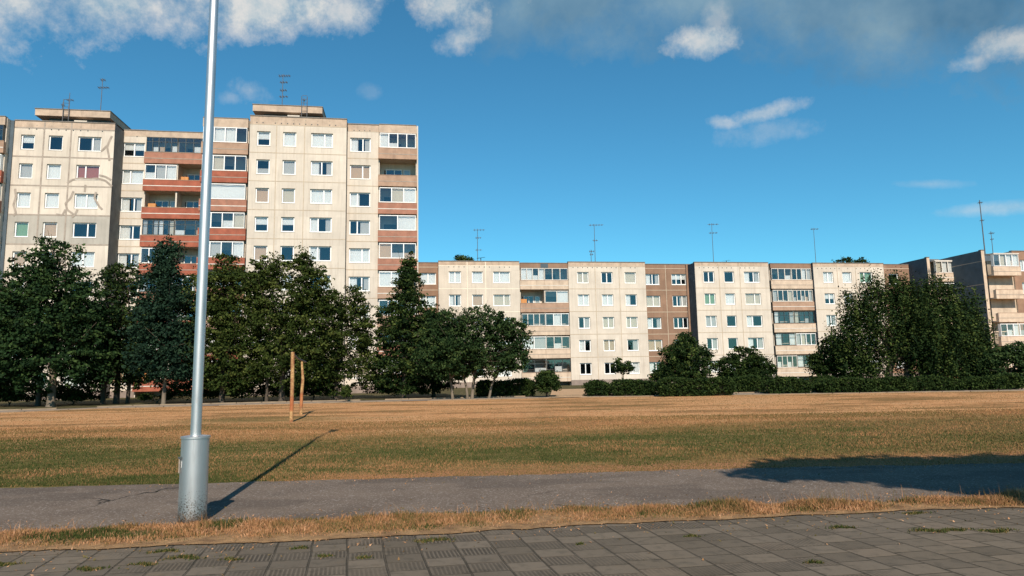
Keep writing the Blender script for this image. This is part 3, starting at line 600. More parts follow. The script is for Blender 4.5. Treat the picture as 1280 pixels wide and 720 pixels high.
tone = np.where((rng.random(n) < green*.85) & ~tall, rng.uniform(0, .35, n), np.clip(rng.uniform(.42, .85, n)+.3*(vnoise(x, y, .25, 8)-.5), 0, 1))
tag(blades('verge_grass', x, y, h, np.where(tall, .004, .007)*rng.uniform(.8, 1.4, n), tone, .008, .9), 'strip of dry straw and green grass between path and paving', 'grass', kind='stuff')
# lawn beyond the path
n = 260000; u = rng.random(n)**1.25; Y = 10.7*(24/10.7)**u; x = rng.uniform(-1, 1, n)*(Y*.80+1.); y = Y; keep = (y > ex(E_far, x)-.02) & (x < Y*.9); x, y = x[keep], y[keep]; n = len(x)
g1 = vnoise(x, y, 3.2, 11); g2 = vnoise(x, y, .7, 12); g3 = vnoise(x*.4, y, 1.1, 13)
g4 = vnoise(x*.5, y, .35, 14); g5 = vnoise(x*.35, y, 2.1, 15); mixn = .35*g5+.3*g3+.2*g2+.15*g4; mixn = np.clip((mixn-.5)*1.9+.5, 0, 1)
yy = y+(g1-.5)*4+(g5-.5)*5-np.clip(x/9, 0, 1)*2.4; green = np.clip((18.6-yy)/3.4, 0, 1); green *= np.clip(1.7-mixn*1.75, .05, .98)*(1-.35*np.clip((x-1.5)/7, 0, 1))
edge_ = np.clip((12.25+.07*x+1.6*(g2-.5)-y)/.7, 0, 1)*np.clip((x+4.6)/2, 0, 1); green *= 1-edge_*.85
trod = np.clip(1-np.abs(x-(.085*y-1.2)-.3*(g1-.5))/.5, 0, 1); green = np.clip(green+.18*trod, 0, .95)
tone = np.where(rng.random(n) < green, rng.uniform(.05, .42, n)+.10*(g4-.5), rng.uniform(.42, .70, n)+.22*(g3-.5)); tone = np.clip(tone, 0, 1)
h = (.012+.032*rng.random(n)*(.4+g2))*(1+.02*(y-11)); h *= (1-.5*edge_)*(1-.4*trod)
tag(blades('lawn_grass', x, y, h, .009*(1+.08*(y-10.7))*rng.uniform(.7, 1.4, n), tone, -.012, .8), 'mown lawn grass, green belt fading to straw beyond the path', 'grass', kind='stuff')
# far dry meadow stubble
n = 42000; Y = 22*(41/22)**rng.random(n); x = rng.uniform(-1, 1, n)*(Y*.8); y = Y; keep = y < ex(K, x)-.1; x, y = x[keep], y[keep]; n = len(x)
g = vnoise(x*.3, y, 1.2, 21)*.5+vnoise(x*.3, y, 3.3, 22)*.5; g = (g-.5)*1.5+.5; tone = np.where(rng.random(n) < np.clip((g-.5)*3.5, 0, .8), rng.uniform(.2, .55, n), rng.uniform(.5, .8, n)+.3*(.5-g))
tag(blades('meadow_stubble', x, y, rng.uniform(.012, .035, n), rng.uniform(.012, .028, n), tone, -.012, .9), 'dry orange meadow stubble beyond the green lawn belt', 'grass', kind='stuff')
# weeds growing in paving joints: one clump each
weeds = [(540, 676, .13, 'small weed clump in the paving joint below the middle of the verge'), (375, 686, .06, None), (1052, 660, .09, 'weed tuft in the paving below the right end of the verge'), (1162, 664, .13, 'broad weed clump at the right, nearest the big shadow'), (1195, 663, .08, None), (1244, 664, .13, None), (1144, 642, .1, None), (205, 690, .1, None), (230, 698, .12, None), (180, 706, .08, None), (110, 712, .1, None), (8, 706, .09, None), (455, 698, .05, None), (725, 681, .03, None), (865, 671, .05, None), (1018, 704, .05, None), (290, 700, .07, None), (405, 696, .05, None)]
xs = []; ys = []; hs = []
for i, (px, py, r, lb) in enumerate(weeds):
    p = gpt(px, py); n = int(700*r*4); a = rng.normal(0, r*.7, n); c = rng.normal(0, r*.22, n)+.25*r*np.sin(a/r*2.3+i); xs.append(p.x+a+c*.1); ys.append(p.y+c); hs.append(rng.uniform(.006, .03, n))
x = np.concatenate(xs); y = np.concatenate(ys); h = np.concatenate(hs)
tag(blades('paving_weeds', x, y, h, .010, rng.uniform(0, .55, len(x)), .0, 1.4), 'low green weeds creeping out of the paving joints', 'weeds', kind='stuff')
n = 2600; x = rng.uniform(-6, 8, n); side = rng.random(n); y = np.where(side < .5, ex(E_near, x)+rng.exponential(.22, n), ex(E_pav, x)-rng.exponential(.30, n)); y = np.where(side > .8, ex(E_far, x)-rng.exponential(.25, n), y)
tag(blades('straw_litter', x, y, rng.uniform(.006, .02, n), rng.uniform(.006, .02, n), rng.uniform(.35, 1, n), .006, 3.), 'bits of dry straw scattered over asphalt and paving beside the verge', 'straw', kind='stuff')
# ---------------------------------------------------------------- trees
def leaf_mat(name, c1, c2, c3):
    t = NT(name); a = t.n('ShaderNodeAttribute'); a.attribute_name = 'tone'; r = t.n('ShaderNodeValToRGB'); cr = r.color_ramp; cr.elements.new(.5)
    for e, (p, c) in zip(cr.elements, ((0, c1), (.55, c2), (1, c3))): e.position = p; e.color = (*c, 1)
    t.l(a.outputs['Fac'], r.inputs[0]); p = t.n('ShaderNodeBsdfPrincipled'); p.inputs['Roughness'].default_value = .7; p.inputs['Specular IOR Level'].default_value = .06; t.l(r.outputs[0], p.inputs['Base Color'])
    tr = t.n('ShaderNodeBsdfTranslucent'); t.l(r.outputs[0], tr.inputs[0]); mx = t.n('ShaderNodeMixShader'); mx.inputs[0].default_value = .15; t.l(p.outputs[0], mx.inputs[1]); t.l(tr.outputs[0], mx.inputs[2]); t.l(mx.outputs[0], t.out.inputs[0]); return t.mat
L = dict(dark=leaf_mat('leaves_deep', (.008, .019, .007), (.022, .042, .011), (.075, .10, .025)),
         chest=leaf_mat('leaves_chestnut', (.008, .020, .008), (.019, .043, .014), (.05, .085, .025)),
         blue=leaf_mat('leaves_bluish', (.008, .020, .013), (.016, .038, .022), (.032, .062, .032)),
         olive=leaf_mat('leaves_olive', (.015, .027, .006), (.036, .054, .012), (.088, .105, .026)),
         hedge=leaf_mat('leaves_hedge', (.008, .018, .005), (.022, .040, .010), (.055, .080, .020)),
         mid=leaf_mat('leaves_mid', (.010, .024, .008), (.026, .050, .016), (.06, .09, .028)))
M['bark'] = noisy('bark', (.07, .054, .04), .35, 3, stretch=(3, 3, .6)); M['bark_pale'] = noisy('pale_bark', (.15, .12, .088), .3, 3, stretch=(3, 3, .6))
def leaves(centres, sizes, n_per, leaf, flat=.55, droop=0.):
    k = len(centres); c = np.repeat(centres, n_per, 0); s = np.repeat(sizes, n_per); n = len(c)
    d = rng.normal(0, 1, (n, 3)); d /= np.linalg.norm(d, axis=1)[:, None]; r = rng.random(n)**.5; p = c+d*(r*s)[:, None]*np.array([1, 1, flat])
    p[:, 2] -= droop*rng.random(n)*s
    nr = d*.6+rng.normal(0, .55, (n, 3))+np.array([0, -.15, .45]); nr /= np.linalg.norm(nr, axis=1)[:, None]
    t = np.cross(nr, rng.normal(0, 1, (n, 3))); t /= np.linalg.norm(t, axis=1)[:, None]; b = np.cross(nr, t)
    L_ = leaf*rng.uniform(.65, 1.35, n)[:, None]; W = L_*.34
    V = np.empty((n, 4, 3)); V[:, 0] = p-t*L_*.5; V[:, 1] = p+b*W-nr*L_*.06; V[:, 2] = p+t*L_*.5-nr*L_*.12; V[:, 3] = p-b*W-nr*L_*.06
    tone = np.clip(np.repeat(rng.normal(.45, .27, k), n_per)+rng.normal(0, .16, n), 0, 1)
    return V, tone
def tree(name, label, cat, base, blobs, Y, mat, trunks, n=15000, leaf=.24, group=None, bark='bark', clump=.55, depth=.9, droop=0., flat=.55, spread=0., spike=0):
    """blobs: (px, py, rx_px, ry_px) crown lobes seen at distance Y"""
    bx = at(base[0], base[1], Y); o = empty(name, (bx.x, bx.y, 0)); tag(o, label, cat, group)
    cs = []; sz = []; tot = sum(b_[2]*b_[3] for b_ in blobs); tips = []
    for (px, py, rx, ry, *r_) in blobs:
        c = at(px, py, Y); R_ = (at(px+rx*1.07, py, Y)-c).length; Rz = (at(px, py-ry*1.07, Y)-c).length; c = c+Vector((0, (r_[0] if r_ else 0), 0))-Vector((bx.x, bx.y, 0)); c.z = c.z
        k = max(8, int(n*1.7/26*(rx*ry)/tot)); d = rng.normal(0, 1, (k, 3)); d /= np.linalg.norm(d, axis=1)[:, None]
        rr = np.where(rng.random(k) < .72, rng.uniform(.72, 1.0, k), rng.uniform(.1, .75, k)); rr *= 1+rng.normal(0, .085+spike, k)
        p = np.array(c)+d*rr[:, None]*np.array([max(.1, R_-clump*.55), max(.1, R_*depth-clump*.4), max(.1, Rz-clump*.4)]); cs.append(p); sz.append(rng.uniform(.35, 1.15, k)*clump); tips.append((c, R_, Rz))
    # bare pockets: whole clusters missing here and there so the crown opens up
    cs = np.concatenate(cs); sz = np.concatenate(sz); hol = np.ones(len(cs), bool)
    for _ in range(int(len(cs)/75)):
        q = cs[rng.integers(len(cs))]; hol &= np.linalg.norm(cs-q, axis=1) > rng.uniform(.3, .8)*clump*1.5
    cs = cs[hol]; sz = sz[hol]; ok = cs[:, 2] > .35; cs = cs[ok]; sz = sz[ok]
    V, tone = leaves(cs, sz, 26, leaf*.74, flat, droop); me = np_mesh('crown', V.reshape(-1, 3), np.arange(len(V)*4).reshape(-1, 4), 4, mat, tone); link('crown', me, o)
    for (px, r, lean) in trunks:
        q = at(px, base[1], Y); x = q.x-bx.x; b = MB(); topz = max(t_[0].z for t_ in tips); h1 = min(2.6, topz*.3)
        pts = [(x, 0, -.1), (x+lean*.1, 0, .15), (x+lean*.4, .05, h1*.6), (x+lean, 0, h1)]; b.tube(pts, [r*1.35, r*1.05, r*.88, r*.8], M[bark], 9)
        tp = Vector(pts[-1])
        for (c, R_, Rz) in random.sample(tips, min(6, len(tips))):
            e = c+Vector((random.uniform(-.3, .3)*R_, random.uniform(-.3, .3)*R_, Rz*.3)); m1 = tp.lerp(e, .4)+Vector((0, 0, .3)); b.tube([tp-Vector((0, 0, .15)), m1, e], [r*.62, r*.36, r*.12], M[bark], 6)
            for q_ in range(3):
                e2 = e+Vector((random.uniform(-1, 1)*R_*.8, random.uniform(-1, 1)*R_*.8, random.uniform(-.2, .8)*Rz)); b.tube([m1.lerp(e, .6), e2], [r*.18, r*.05], M[bark], 5)
        b.build('trunk', o)
    return o
G = 'trees along the far edge of the meadow'
tree('chestnut_tree', 'big dark chestnut at the left edge with a thick pale trunk', 'tree', (63, 512), [(62, 335, 40, 40), (30, 380, 50, 50), (88, 385, 52, 52), (15, 430, 48, 50), (105, 440, 42, 48), (55, 440, 60, 50), (60, 400, 60, 60)], 43.5, L['chest'], [(63, .24, 0)], 30000, .27, G, 'bark_pale', clump=.6)
tree('broadleaf_tree', 'dark tree cut by the left picture edge, beside the big chestnut', 'tree', (20, 512), [(-20, 400, 50, 55), (5, 450, 45, 40), (-15, 470, 50, 35)], 46, L['dark'], [(47, .16, 0), (-10, .2, 0)], 12000, .25, G)
tree('broadleaf_tree', 'dark tree with three thin black trunks between chestnut and bluish maple', 'tree', (145, 508), [(150, 355, 26, 30), (135, 400, 34, 42), (165, 410, 32, 42), (150, 450, 42, 36), (118, 455, 28, 32), (175, 460, 24, 28)], 47, L['dark'], [(128, .16, .1), (145, .2, 0), (159, .13, .1)], 17000, .24, G)
tree('maple_tree', 'slender bluish-green maple just left of the lamp pole, thin straight trunk', 'tree', (203, 507), [(207, 325, 22, 30), (205, 360, 33, 35), (200, 405, 40, 45), (222, 400, 34, 45), (205, 445, 44, 38), (232, 440, 24, 36)], 43.5, L['blue'], [(204, .13, .05)], 22000, .23, G, 'bark_pale')
tree('linden_tree', 'olive linden directly behind the lamp pole', 'tree', (272, 505), [(283, 345, 26, 30), (262, 375, 34, 45), (300, 380, 34, 45), (270, 430, 42, 50), (305, 440, 38, 48), (285, 470, 40, 24)], 44.5, L['olive'], [(277, .18, 0)], 24000, .23, G)
tree('linden_tree', 'olive linden rising above the rusty goal posts', 'tree', (355, 503), [(378, 333, 20, 24), (340, 350, 32, 34), (320, 365, 22, 34), (392, 372, 34, 38), (345, 400, 42, 45), (390, 410, 40, 45), (365, 450, 52, 38)], 44.5, L['olive'], [(352, .2, 0), (333, .11, 0)], 26000, .23, G, spike=.03)
tree('linden_tree', 'lower olive linden right of the goal posts, pale wall showing past its right side', 'tree', (425, 502), [(442, 376, 20, 22), (425, 395, 34, 34), (455, 408, 18, 32), (425, 435, 42, 38), (415, 472, 44, 26), (395, 450, 30, 38), (458, 450, 16, 34)], 46.5, L['olive'], [(420, .16, 0)], 14000, .22, G, spike=.03)
tree('broadleaf_tree', 'tall pointed dark tree in front of the right edge of the tall block', 'tree', (508, 500), [(511, 336, 11, 20), (511, 346, 14, 22), (511, 360, 20, 22), (510, 385, 28, 28), (493, 412, 28, 34), (530, 412, 28, 36), (505, 458, 42, 36), (478, 462, 16, 26)], 47, L['dark'], [(505, .17, 0)], 22000, .22, G, clump=.45, spike=.05)
tree('broadleaf_tree', 'wide spreading low tree with several pale forked stems, left of the rounded bush', 'tree', (588, 499), [(600, 405, 38, 24), (563, 412, 32, 26), (636, 420, 32, 28), (560, 450, 40, 30), (585, 440, 52, 28), (635, 448, 30, 20), (545, 440, 30, 32), (605, 455, 40, 18)], 43.5, L['mid'], [(566, .09, -.2), (590, .11, .2), (585, .08, -.3), (611, .08, .5)], 26000, .21, G, 'bark_pale', clump=.5)
tree('broadleaf_tree', 'rounded dark tree filling the gap between pointed and spreading trees', 'tree', (540, 500), [(545, 415, 24, 28), (535, 450, 34, 34), (555, 465, 30, 25)], 49, L['dark'], [(542, .14, 0)], 11000, .22, G)
tree('rounded_bush', 'dense rounded bush at the right end of the tree row beside the sandy gap', 'bush', (685, 497), [(684, 480, 18, 17), (684, 472, 13, 13)], 44, L['hedge'], [(684, .08, 0)], 6000, .16, None, clump=.3)
tree('sapling', 'tiny sapling in front of the low block wall, left of the small dark tree', 'tree', (779, 479), [(779, 459, 15, 9), (775, 452, 7, 6)], 50, L['dark'], [(779, .05, 0)], 1500, .2, None, clump=.3)
tree('broadleaf_tree', 'small dark loose tree behind the hedge before the brown bay of the low block', 'tree', (858, 480), [(856, 428, 15, 14), (848, 446, 26, 20), (872, 448, 22, 20), (855, 465, 36, 18), (825, 470, 14, 12)], 52, L['dark'], [(856, .12, 0)], 12000, .22, None, clump=.5, spike=.06)
tree('broadleaf_tree', 'rounded small tree behind the hedge, right of the loose dark tree', 'tree', (930, 480), [(930, 448, 24, 17), (912, 460, 22, 16), (948, 460, 22, 18), (930, 470, 36, 14)], 51, L['hedge'], [(930, .12, 0)], 11000, .2, None, clump=.42)
tree('weeping_tree', 'huge dark weeping tree covering the joint of the low and stepped blocks', 'tree', (1120, 480), [(1092, 362, 20, 22), (1122, 358, 18, 20), (1140, 370, 24, 24), (1170, 364, 24, 22), (1200, 388, 26, 34), (1076, 388, 28, 30), (1125, 400, 52, 42), (1170, 405, 50, 44), (1222, 420, 20, 30), (1205, 430, 26, 42), (1062, 425, 30, 34), (1145, 425, 50, 30), (1088, 448, 26, 26), (1160, 452, 32, 26), (1200, 455, 40, 26), (1232, 452, 18, 26)], 47, L['dark'], [(1110, .26, .5), (1135, .24, .2)], 56000, .2, None, clump=.42, droop=2.6, flat=2.6, depth=.9, spike=.06)
tree('broadleaf_tree', 'low dark tree at the left foot of the huge weeping tree', 'tree', (1043, 480), [(1043, 440, 24, 22), (1028, 455, 20, 18), (1058, 455, 26, 22)], 48.5, L['hedge'], [(1043, .14, 0)], 9000, .21, None)
tree('shrub', 'mass of dark shrub at the right edge before the stepped block', 'bush', (1250, 484), [(1240, 452, 26, 22), (1270, 450, 26, 24), (1300, 450, 30, 30), (1250, 470, 40, 16)], 46, L['mid'], [(1255, .1, 0)], 11000, .22, None)
for px, py, rx, ry, lb in ((580, 322, 14, 6, 'treetop peeping over the low block roof near its left end'), (1066, 326, 26, 8, 'treetop peeping over the low block roof near its right end')):
    tree('broadleaf_tree', lb, 'tree', (px, 470), [(px, py+6, rx, ry+4), (px-rx*.4, py+1, rx*.4, ry), (px+rx*.5, py+3, rx*.35, ry*.8), (px, py+25, rx*1.3, 20), (px, py+60, rx*1.3, 30)], 112, L['mid'], [(px, .3, 0)], 6000, .45, 'treetops behind the low block', clump=1.0, spike=.06)
# undergrowth under the left trees
for i, (px, py, rx, ry, Y, lb) in enumerate([(92, 494, 40, 15, 47.5, 'dark low bush behind the big chestnut trunk'), (12, 493, 42, 20, 47, 'dark low bush at the left edge under the trees'), (250, 485, 50, 24, 47, 'dark low bush behind the lamp pole'), (330, 483, 50, 26, 47.2, 'dark low bush behind the goal posts'), (392, 485, 40, 22, 47.5, 'dark low bush right of the goal posts'), (505, 483, 52, 21, 48.5, 'dark low bush under the pointed tree'), (196, 499, 24, 8, 47, 'small bush behind the thin maple trunk')]):
    tree('shrub', lb, 'bush', (px, py+10), [(px-rx*.4, py, rx*.6, ry), (px+rx*.4, py+2, rx*.6, ry)], Y, L['hedge'], [(px, .05, 0)], 5500, .2, 'low bushes under the left trees', clump=.4)
tree('conifer', 'tiny green conifer on the lawn edge right of the goal posts', 'conifer', (433, 501), [(433, 492, 9, 7), (433, 486, 5, 6), (433, 497, 10, 4)], 42.5, L['olive'], [(433, .05, 0)], 1800, .13, None, clump=.2)
# clipped hedges
def hedge(pa, pb, pyt, pyb, Y, label, dpt=1.3):
    a = at(pa+2.5, pyb, Y); b_ = at(pb-2.5, pyb, Y); x0, x1 = a.x, b_.x; yc = Y; h = at((pa+pb)/2, pyt, Y).z; w = x1-x0
    o = empty('clipped_hedge', ((x0+x1)/2, yc, 0)); tag(o, label, 'hedge', 'clipped hedges in front of the low block')
    area = w*h*2+w*dpt*2+h*dpt*2; k = int(area*36); pts = []
    f = rng.random(k); X = rng.uniform(-w/2, w/2, k); Yv = rng.uniform(-dpt/2, dpt/2, k); Z = rng.uniform(.05, h, k)
    face = rng.random(k); Yv = np.where(face < .45, -dpt/2, Yv); Z = np.where((face >= .45) & (face < .8), h-.05, Z); X = np.where(face > .9, np.sign(X)*w/2, X)
    Z += rng.normal(0, .04, k)+.07*np.sin(X*1.7+pa); Z -= np.clip(np.abs(X)-w/2+.5, 0, .5)**2*.9*(Z > h*.6); Yv += rng.normal(0, .06, k); X += rng.normal(0, .06, k)
    V, tone = leaves(np.c_[X, Yv, Z], np.full(k, .2), 11, .12, .8); link('foliage', np_mesh('foliage', V.reshape(-1, 3), np.arange(len(V)*4).reshape(-1, 4), 4, L['hedge'], tone), o)
    m = MB(); m.box(-w/2+.2, w/2-.2, -dpt/2+.22, dpt/2-.22, 0, h-.22, M['bark']); m.build('branches', o)
hedge(731, 763, 478, 493, 44.5, 'short front hedge piece next to the sandy gap')
hedge(764, 819, 476, 493, 44, 'front hedge piece right of the shortest one')
hedge(821, 915, 474, 495, 41.8, 'long front hedge below the small dark trees, nearest the meadow')
hedge(905, 955, 472, 490, 46.5, 'set back hedge piece between the long front hedge and the middle piece')
hedge(957, 1011, 474, 493, 42.5, 'middle hedge piece below the right balcony stack')
hedge(1012, 1045, 472, 488, 46.5, 'set back hedge piece left of the longest hedge')
hedge(1022, 1138, 474, 492, 42.3, 'longest hedge, under the huge weeping tree')
hedge(1140, 1200, 473, 491, 42.3, 'hedge piece below the right half of the weeping tree')
hedge(1206, 1272, 471, 489, 42.2, 'hedge piece nearest the right picture edge')
hedge(596, 668, 476, 497, 46, 'dark hedge behind the pale stems of the spreading tree')
# shade tree standing beside the photographer on the right; its shadow crosses the path
def shade_tree():
    o = empty('broadleaf_tree', (13.2, -2.2, 0)); tag(o, 'leafy tree standing beside the path on the right, outside the view, casting the big shadow', 'tree')
    cs = []
    for c, r in SH: 
        k = int(110*r[0]*r[1]); d = rng.normal(0, 1, (k, 3)); d /= np.linalg.norm(d, axis=1)[:, None]; cs.append(np.array(c)-np.array([13.2, -2.2, 0])+d*(rng.random(k)**.4)[:, None]*np.array(r))
    cs = np.concatenate(cs); V, tone = leaves(cs, rng.uniform(.25, .5, len(cs)), 22, .22); link('crown', np_mesh('crown', V.reshape(-1, 3), np.arange(len(V)*4).reshape(-1, 4), 4, L['mid'], tone), o)
    b = MB(); b.tube([(0, 0, -.1), (.1, 0, 2), (-.2, .1, 5), (-1.2, .3, 7.6)], [.3, .22, .17, .06], M['bark'], 10)
    b.tube([(-.1, 0, 4), (-2.6, .2, 7.2)], [.13, .04], M['bark'], 7); b.tube([(-.1, 0, 4.4), (2.2, -.2, 7.4)], [.12, .04], M['bark'], 7); b.build('trunk', o)
SUN_EL = math.radians(38); SUN_AZ = 8.8   # sun behind the camera, a little to the right
def caster(x, y, h): k = h/math.tan(SUN_EL); return (x+k*math.sin(math.radians(SUN_AZ)), y-k*math.cos(math.radians(SUN_AZ)), h)
SH = [(caster(7.4, 7.9, 7.5), (1.5, .8, .35)), (caster(6.0, 11.5, 7.4), (2.0, .5, .3)), (caster(9.5, 11.4, 7.4), (2.6, .6, .4)), (caster(5.2, 10.6, 7.4), (1.9, .7, .3)), (caster(6.6, 9.7, 7.5), (1.7, 1.3, .5)), (caster(7.6, 8.5, 7.5), (1.9, 1.2, .5)), (caster(7.0, 10.3, 7.5), (1.8, 1.1, .55)), (caster(10.4, 9.9, 7.5), (2.4, 1.3, .9)), (caster(5.6, 10.7, 7.4), (2.0, .7, .26)), (caster(8.8, 9.0, 7.6), (2.0, 1.0, .6)), (caster(14, 10, 7.5), (3, 1.8, 1.2))]
shade_tree()
# ---------------------------------------------------------------- goal posts
def goal():
    def rust():
        t = NT('rusty_yellow_paint'); v = t.coords(); n = t.noise(v, 4, 5, .7); n2 = t.noise(v, 18, 4, .7); c = t.mix(t.ramp(n, .42, .58), (.47, .30, .13), (.27, .12, .055)); c = t.mix(t.math('MULTIPLY', t.ramp(n2, .5, .62), .7), c, (.22, .10, .05))
        s = t.n('ShaderNodeSeparateXYZ'); t.l(v, s.inputs[0]); c = t.mix(t.math('MULTIPLY', t.math('MULTIPLY', t.ramp(s.outputs[2], .32, .4), t.ramp(s.outputs[2], .92, .8)), .6), c, (.36, .085, .03)); return t.fin(c, .75, 0, n2, .4, .01, .2)
    rm = rust(); p1 = gpt(364, 527); p2 = gpt(376, 518); h1 = at(366.5, 440, p1.y).z; h2 = at(377.5, 452, p2.y).z
    o = empty('goal_frame', (p1.x, p1.y, 0)); tag(o, 'old rusty yellow goal frame seen almost end on, standing in the dry meadow', 'goal'); d = p2-p1
    b = MB(); b.tube([(0, 0, -.1), (.01, 0, h1*.5), (.0, 0, h1)], [.075, .068, .07], rm, 8); b.build('post', o)
    b = MB(); b.tube([(d.x, d.y, -.1), (d.x+.02, d.y, .9), (d.x+.06, d.y, h2*.66), (d.x-.0, d.y, h2)], [.07, .07, .065, .045], rm, 8); b.build('post', o)
    b = MB(); b.tube([(0, -.05, h1-.03), (d.x*.5, d.y*.5, h1*.5+h2*.5-.05), (d.x+.1, d.y+.2, h2-.02)], .042, M['metal'], 8); b.build('crossbar', o)
goal()
# ---------------------------------------------------------------- street lamp
def lamp():
    def silver():
        t = NT('silver_paint'); v = t.coords(); n = t.noise(v, 3, 4); n2 = t.noise(v, 55, 5, .8); n3 = t.noise(t.coords((6, 6, .8)), 3, 4); s = t.n('ShaderNodeSeparateXYZ'); t.l(v, s.inputs[0])
        c = t.mix(n, (.56, .56, .555), (.68, .68, .675)); c = t.mix(t.math('MULTIPLY', t.ramp(n3, .55, .7), .3), c, (.3, .3, .3))
        low = t.ramp(s.outputs[2], .50, .02); dirt = t.ramp(t.math('ADD', n2, t.math('MULTIPLY', low, .26)), .66, .78); dirt = t.math('MULTIPLY', dirt, t.math('MINIMUM', 1.0, t.math('MULTIPLY', low, 6.)))
        c = t.mix(dirt, c, (.13, .09, .06)); c = t.mix(t.math('MULTIPLY', t.ramp(s.outputs[2], .14, .0), .8), c, (.2, .13, .08)); m = t.fin(c, .48, .95, n3, .1, .004, .5); return m
    sm = silver(); p = gpt(240, 653); o = empty('street_lamp', (p.x, p.y, 0)); tag(o, 'tall silver painted steel lamp post with a wider cylindrical foot, standing in the grass verge', 'street lamp')
    hc = at(241, 546, p.y).z; r = .150; lean = math.radians(.2)
    def L_(z, y=0.): return (math.tan(lean)*z, y, z)
    b = MB(); b.tube([L_(-.1), L_(.3), L_(hc*.6), L_(hc)], [r, r, r*.985, r*.975], sm, 32); b.build('base_cylinder', o)
    b = MB(); b.tube([L_(hc-.012), L_(hc+.008)], [r*1.045, r*1.045], sm, 32); b.tube([L_(hc+.009), L_(hc+.02)], [r*1.0, r*.5], sm, 32); b.build('collar', o)
    b = MB(); b.tube([L_(hc+.01), L_(4), L_(8.3)], [.058, .056, .046], sm, 20); b.build('pole', o)
    b = MB(); a = math.radians(218); x = r*math.cos(a); y = r*math.sin(a); zz = hc*.76
    b.box(x-.012, x+.075, y-.03, y-.012, zz-.0, zz+.018, M['darkframe']); b.box(x-.004, x+.004, y-.02, y-.002, zz-.16, zz, M['seam_dark']); b.build('hatch_hinge', o)
    b = MB(); b.box(x+.03, x+.06, y-.026, y-.012, zz-.1, zz-.03, M['white']); b.box(x+.066, x+.08, y-.030, y-.016, zz-.12, zz-.05, M['white']); b.build('torn_sticker', o)
    b = MB(); b.tube([(.03, 0, 8.30), (.03, .1, 8.60), (.03, .5, 8.80), (.03, .9, 8.85)], .035, sm, 10); b.build('bracket', o)
    b = MB(); b.tube([(.03, .85, 8.85), (.03, .95, 8.86), (.03, 1.35, 8.88), (.03, 1.5, 8.87)], [.05, .11, .13, .05], M['offwhite'], 14); b.build('lamp_head', o)
lamp()
# ---------------------------------------------------------------- sky and sun
w = bpy.data.worlds.new('World'); sc.world = w; w.use_nodes = True; nt = w.node_tree; nt.nodes.clear()
class WT(NT):
    def __init__(s, t): s.t = t
W = WT(nt); out = W.n('ShaderNodeOutputWorld')
sky = W.n('ShaderNodeTexSky'); sky.sky_type = 'NISHITA'; sky.sun_disc = False; sky.sun_elevation = SUN_EL; sky.sun_rotation = math.radians(180-SUN_AZ)
sky.air_density = 1.0; sky.dust_density = .0; sky.ozone_density = 3.0; sky.altitude = 100
SKY = .086
tint = W.mix(1.0, sky.outputs[0], (.46, 1.12, 1.20), 'MULTIPLY')
bg = W.n('ShaderNodeBackground'); bg.inputs[1].default_value = SKY; W.l(tint, bg.inputs[0])
tc = W.n('ShaderNodeTexCoord'); dirv = tc.outputs['Generated']
nz = W.noise(dirv, 8, 10, .66); nz2 = W.noise(dirv, 24, 8, .68)
def dot(vec, v):
    d = W.n('ShaderNodeVectorMath'); d.operation = 'DOT_PRODUCT'; W.l(vec, d.inputs[0]); d.inputs[1].default_value = v; return d.outputs['Value']
def cloud(px, py, rx, ry, rot=0, s=1.0, amp=1.6):
    d0 = ray(px, py).normalized(); rt = (ray(px+10*math.cos(rot), py+10*math.sin(rot)).normalized()-d0).normalized(); up = d0.cross(rt)
    A_ = W.math('DIVIDE', dot(dirv, tuple(rt)), rx/F); A_ = W.math('SUBTRACT', A_, d0.dot(rt)*F/rx); B_ = W.math('DIVIDE', dot(dirv, tuple(up)), ry/F)
    q = W.math('ADD', W.math('MULTIPLY', A_, A_), W.math('MULTIPLY', B_, B_)); fr = W.math('GREATER_THAN', dot(dirv, tuple(d0)), 0.3)
    k = W.math('SUBTRACT', 1.0, W.math('POWER', q, .5)); k = W.math('ADD', k, W.math('MULTIPLY', W.math('SUBTRACT', W.math('ADD', W.math('MULTIPLY', nz, .6), W.math('MULTIPLY', nz2, .4)), .5), amp*2))
    return W.math('MULTIPLY', W.math('MULTIPLY', W.ramp(k, .05, .8), s), fr)
def mx(l):
    a = l[0]
    for b_ in l[1:]: a = W.math('MAXIMUM', a, b_)
    return W.math('MINIMUM', a, 1.0)
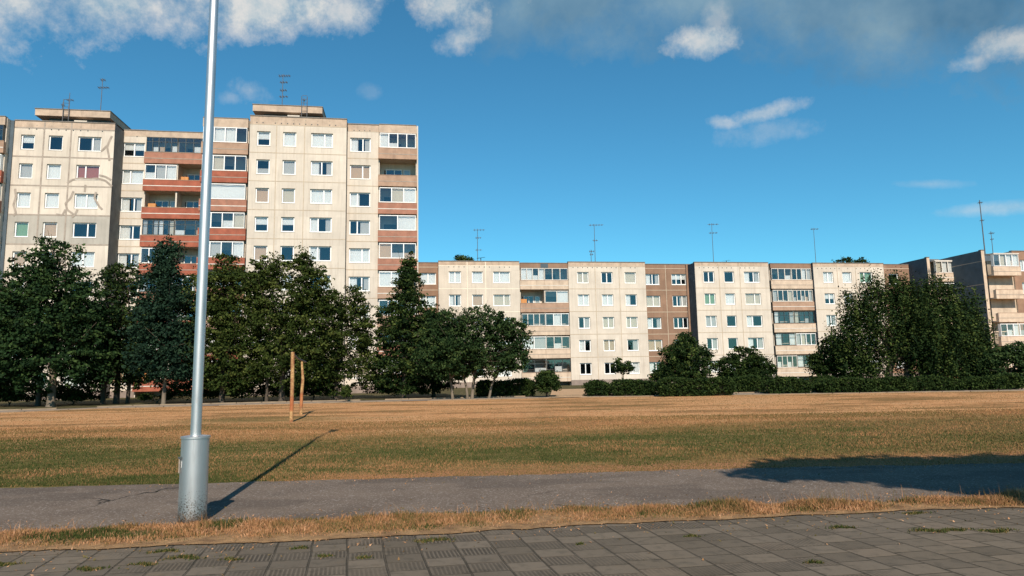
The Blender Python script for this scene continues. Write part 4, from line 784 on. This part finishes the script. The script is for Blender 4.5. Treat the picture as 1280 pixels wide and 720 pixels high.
white = mx([cloud(20, -40, 170, 74, 0, .85), cloud(150, 5, 160, 46, .15, .8), cloud(330, 10, 150, 42, -.05, .9), cloud(430, 15, 60, 30, .1, .75), cloud(250, -30, 300, 50, 0, .9), cloud(560, 5, 55, 40, .3, .75), cloud(575, 48, 40, 22, -.3, .6), cloud(880, 52, 45, 20, -.05, .75), cloud(895, 22, 20, 22, .2, .35), cloud(1260, 55, 50, 20, -.2, .6), cloud(1212, 78, 24, 12, -.2, .5),
            cloud(952, 142, 50, 11, -.25, .5, 1.8), cloud(905, 153, 28, 9, .1, .45, 1.8), cloud(955, 166, 62, 16, -.1, .22, 2.), cloud(1160, 230, 45, 7, 0, .25, 1.), cloud(1240, 261, 70, 9, -.08, .35, 1.), cloud(313, 112, 26, 18, .3, .3, 2.2), cloud(290, 122, 16, 9, 0, .22, 2.2), cloud(461, 114, 12, 9, 0, .12, 2.)])
grey = mx([cloud(720, -5, 200, 80, .0, .9, 1.1), cloud(640, 25, 90, 50, 0, .6, 1.2), cloud(900, -10, 200, 62, 0, .85, 1.1), cloud(1050, -5, 240, 84, .05, .9, 1.1), cloud(1190, 5, 220, 84, .05, 1.0, 1.1), cloud(990, 45, 70, 22, -.3, .35), cloud(1010, -60, 520, 95, 0, .9, .8)])
b1 = W.n('ShaderNodeBackground'); W.l(W.mix(W.ramp(nz2, .35, .62), (.42, .55, .62), (.80, .78, .74)), b1.inputs[0]); b1.inputs[1].default_value = .80
b2 = W.n('ShaderNodeBackground'); W.l(W.mix(W.ramp(W.noise(dirv, 4.5, 6, .55), .38, .62), (.09, .23, .38), (.27, .43, .54)), b2.inputs[0]); b2.inputs[1].default_value = .72
m1 = W.n('ShaderNodeMixShader'); W.l(grey, m1.inputs[0]); W.l(bg.outputs[0], m1.inputs[1]); W.l(b2.outputs[0], m1.inputs[2])
m2 = W.n('ShaderNodeMixShader'); W.l(white, m2.inputs[0]); W.l(m1.outputs[0], m2.inputs[1]); W.l(b1.outputs[0], m2.inputs[2]); W.l(m2.outputs[0], out.inputs[0])
sl = bpy.data.lights.new('sun', 'SUN'); sl.energy = 4.9; sl.angle = math.radians(.5); sl.color = (1, .88, .745)
so = bpy.data.objects.new('sun', sl); col.objects.link(so)
az = math.radians(SUN_AZ); dv = Vector((math.sin(az)*math.cos(SUN_EL), -math.cos(az)*math.cos(SUN_EL), math.sin(SUN_EL))); so.rotation_euler = dv.to_track_quat('Z', 'Y').to_euler()
sc.view_settings.view_transform = 'Standard'; sc.view_settings.look = 'None'; sc.view_settings.exposure = .3; sc.view_settings.gamma = 1; sc.view_settings.use_curve_mapping = False
sc.cycles.max_bounces = 6; sc.cycles.transparent_max_bounces = 12
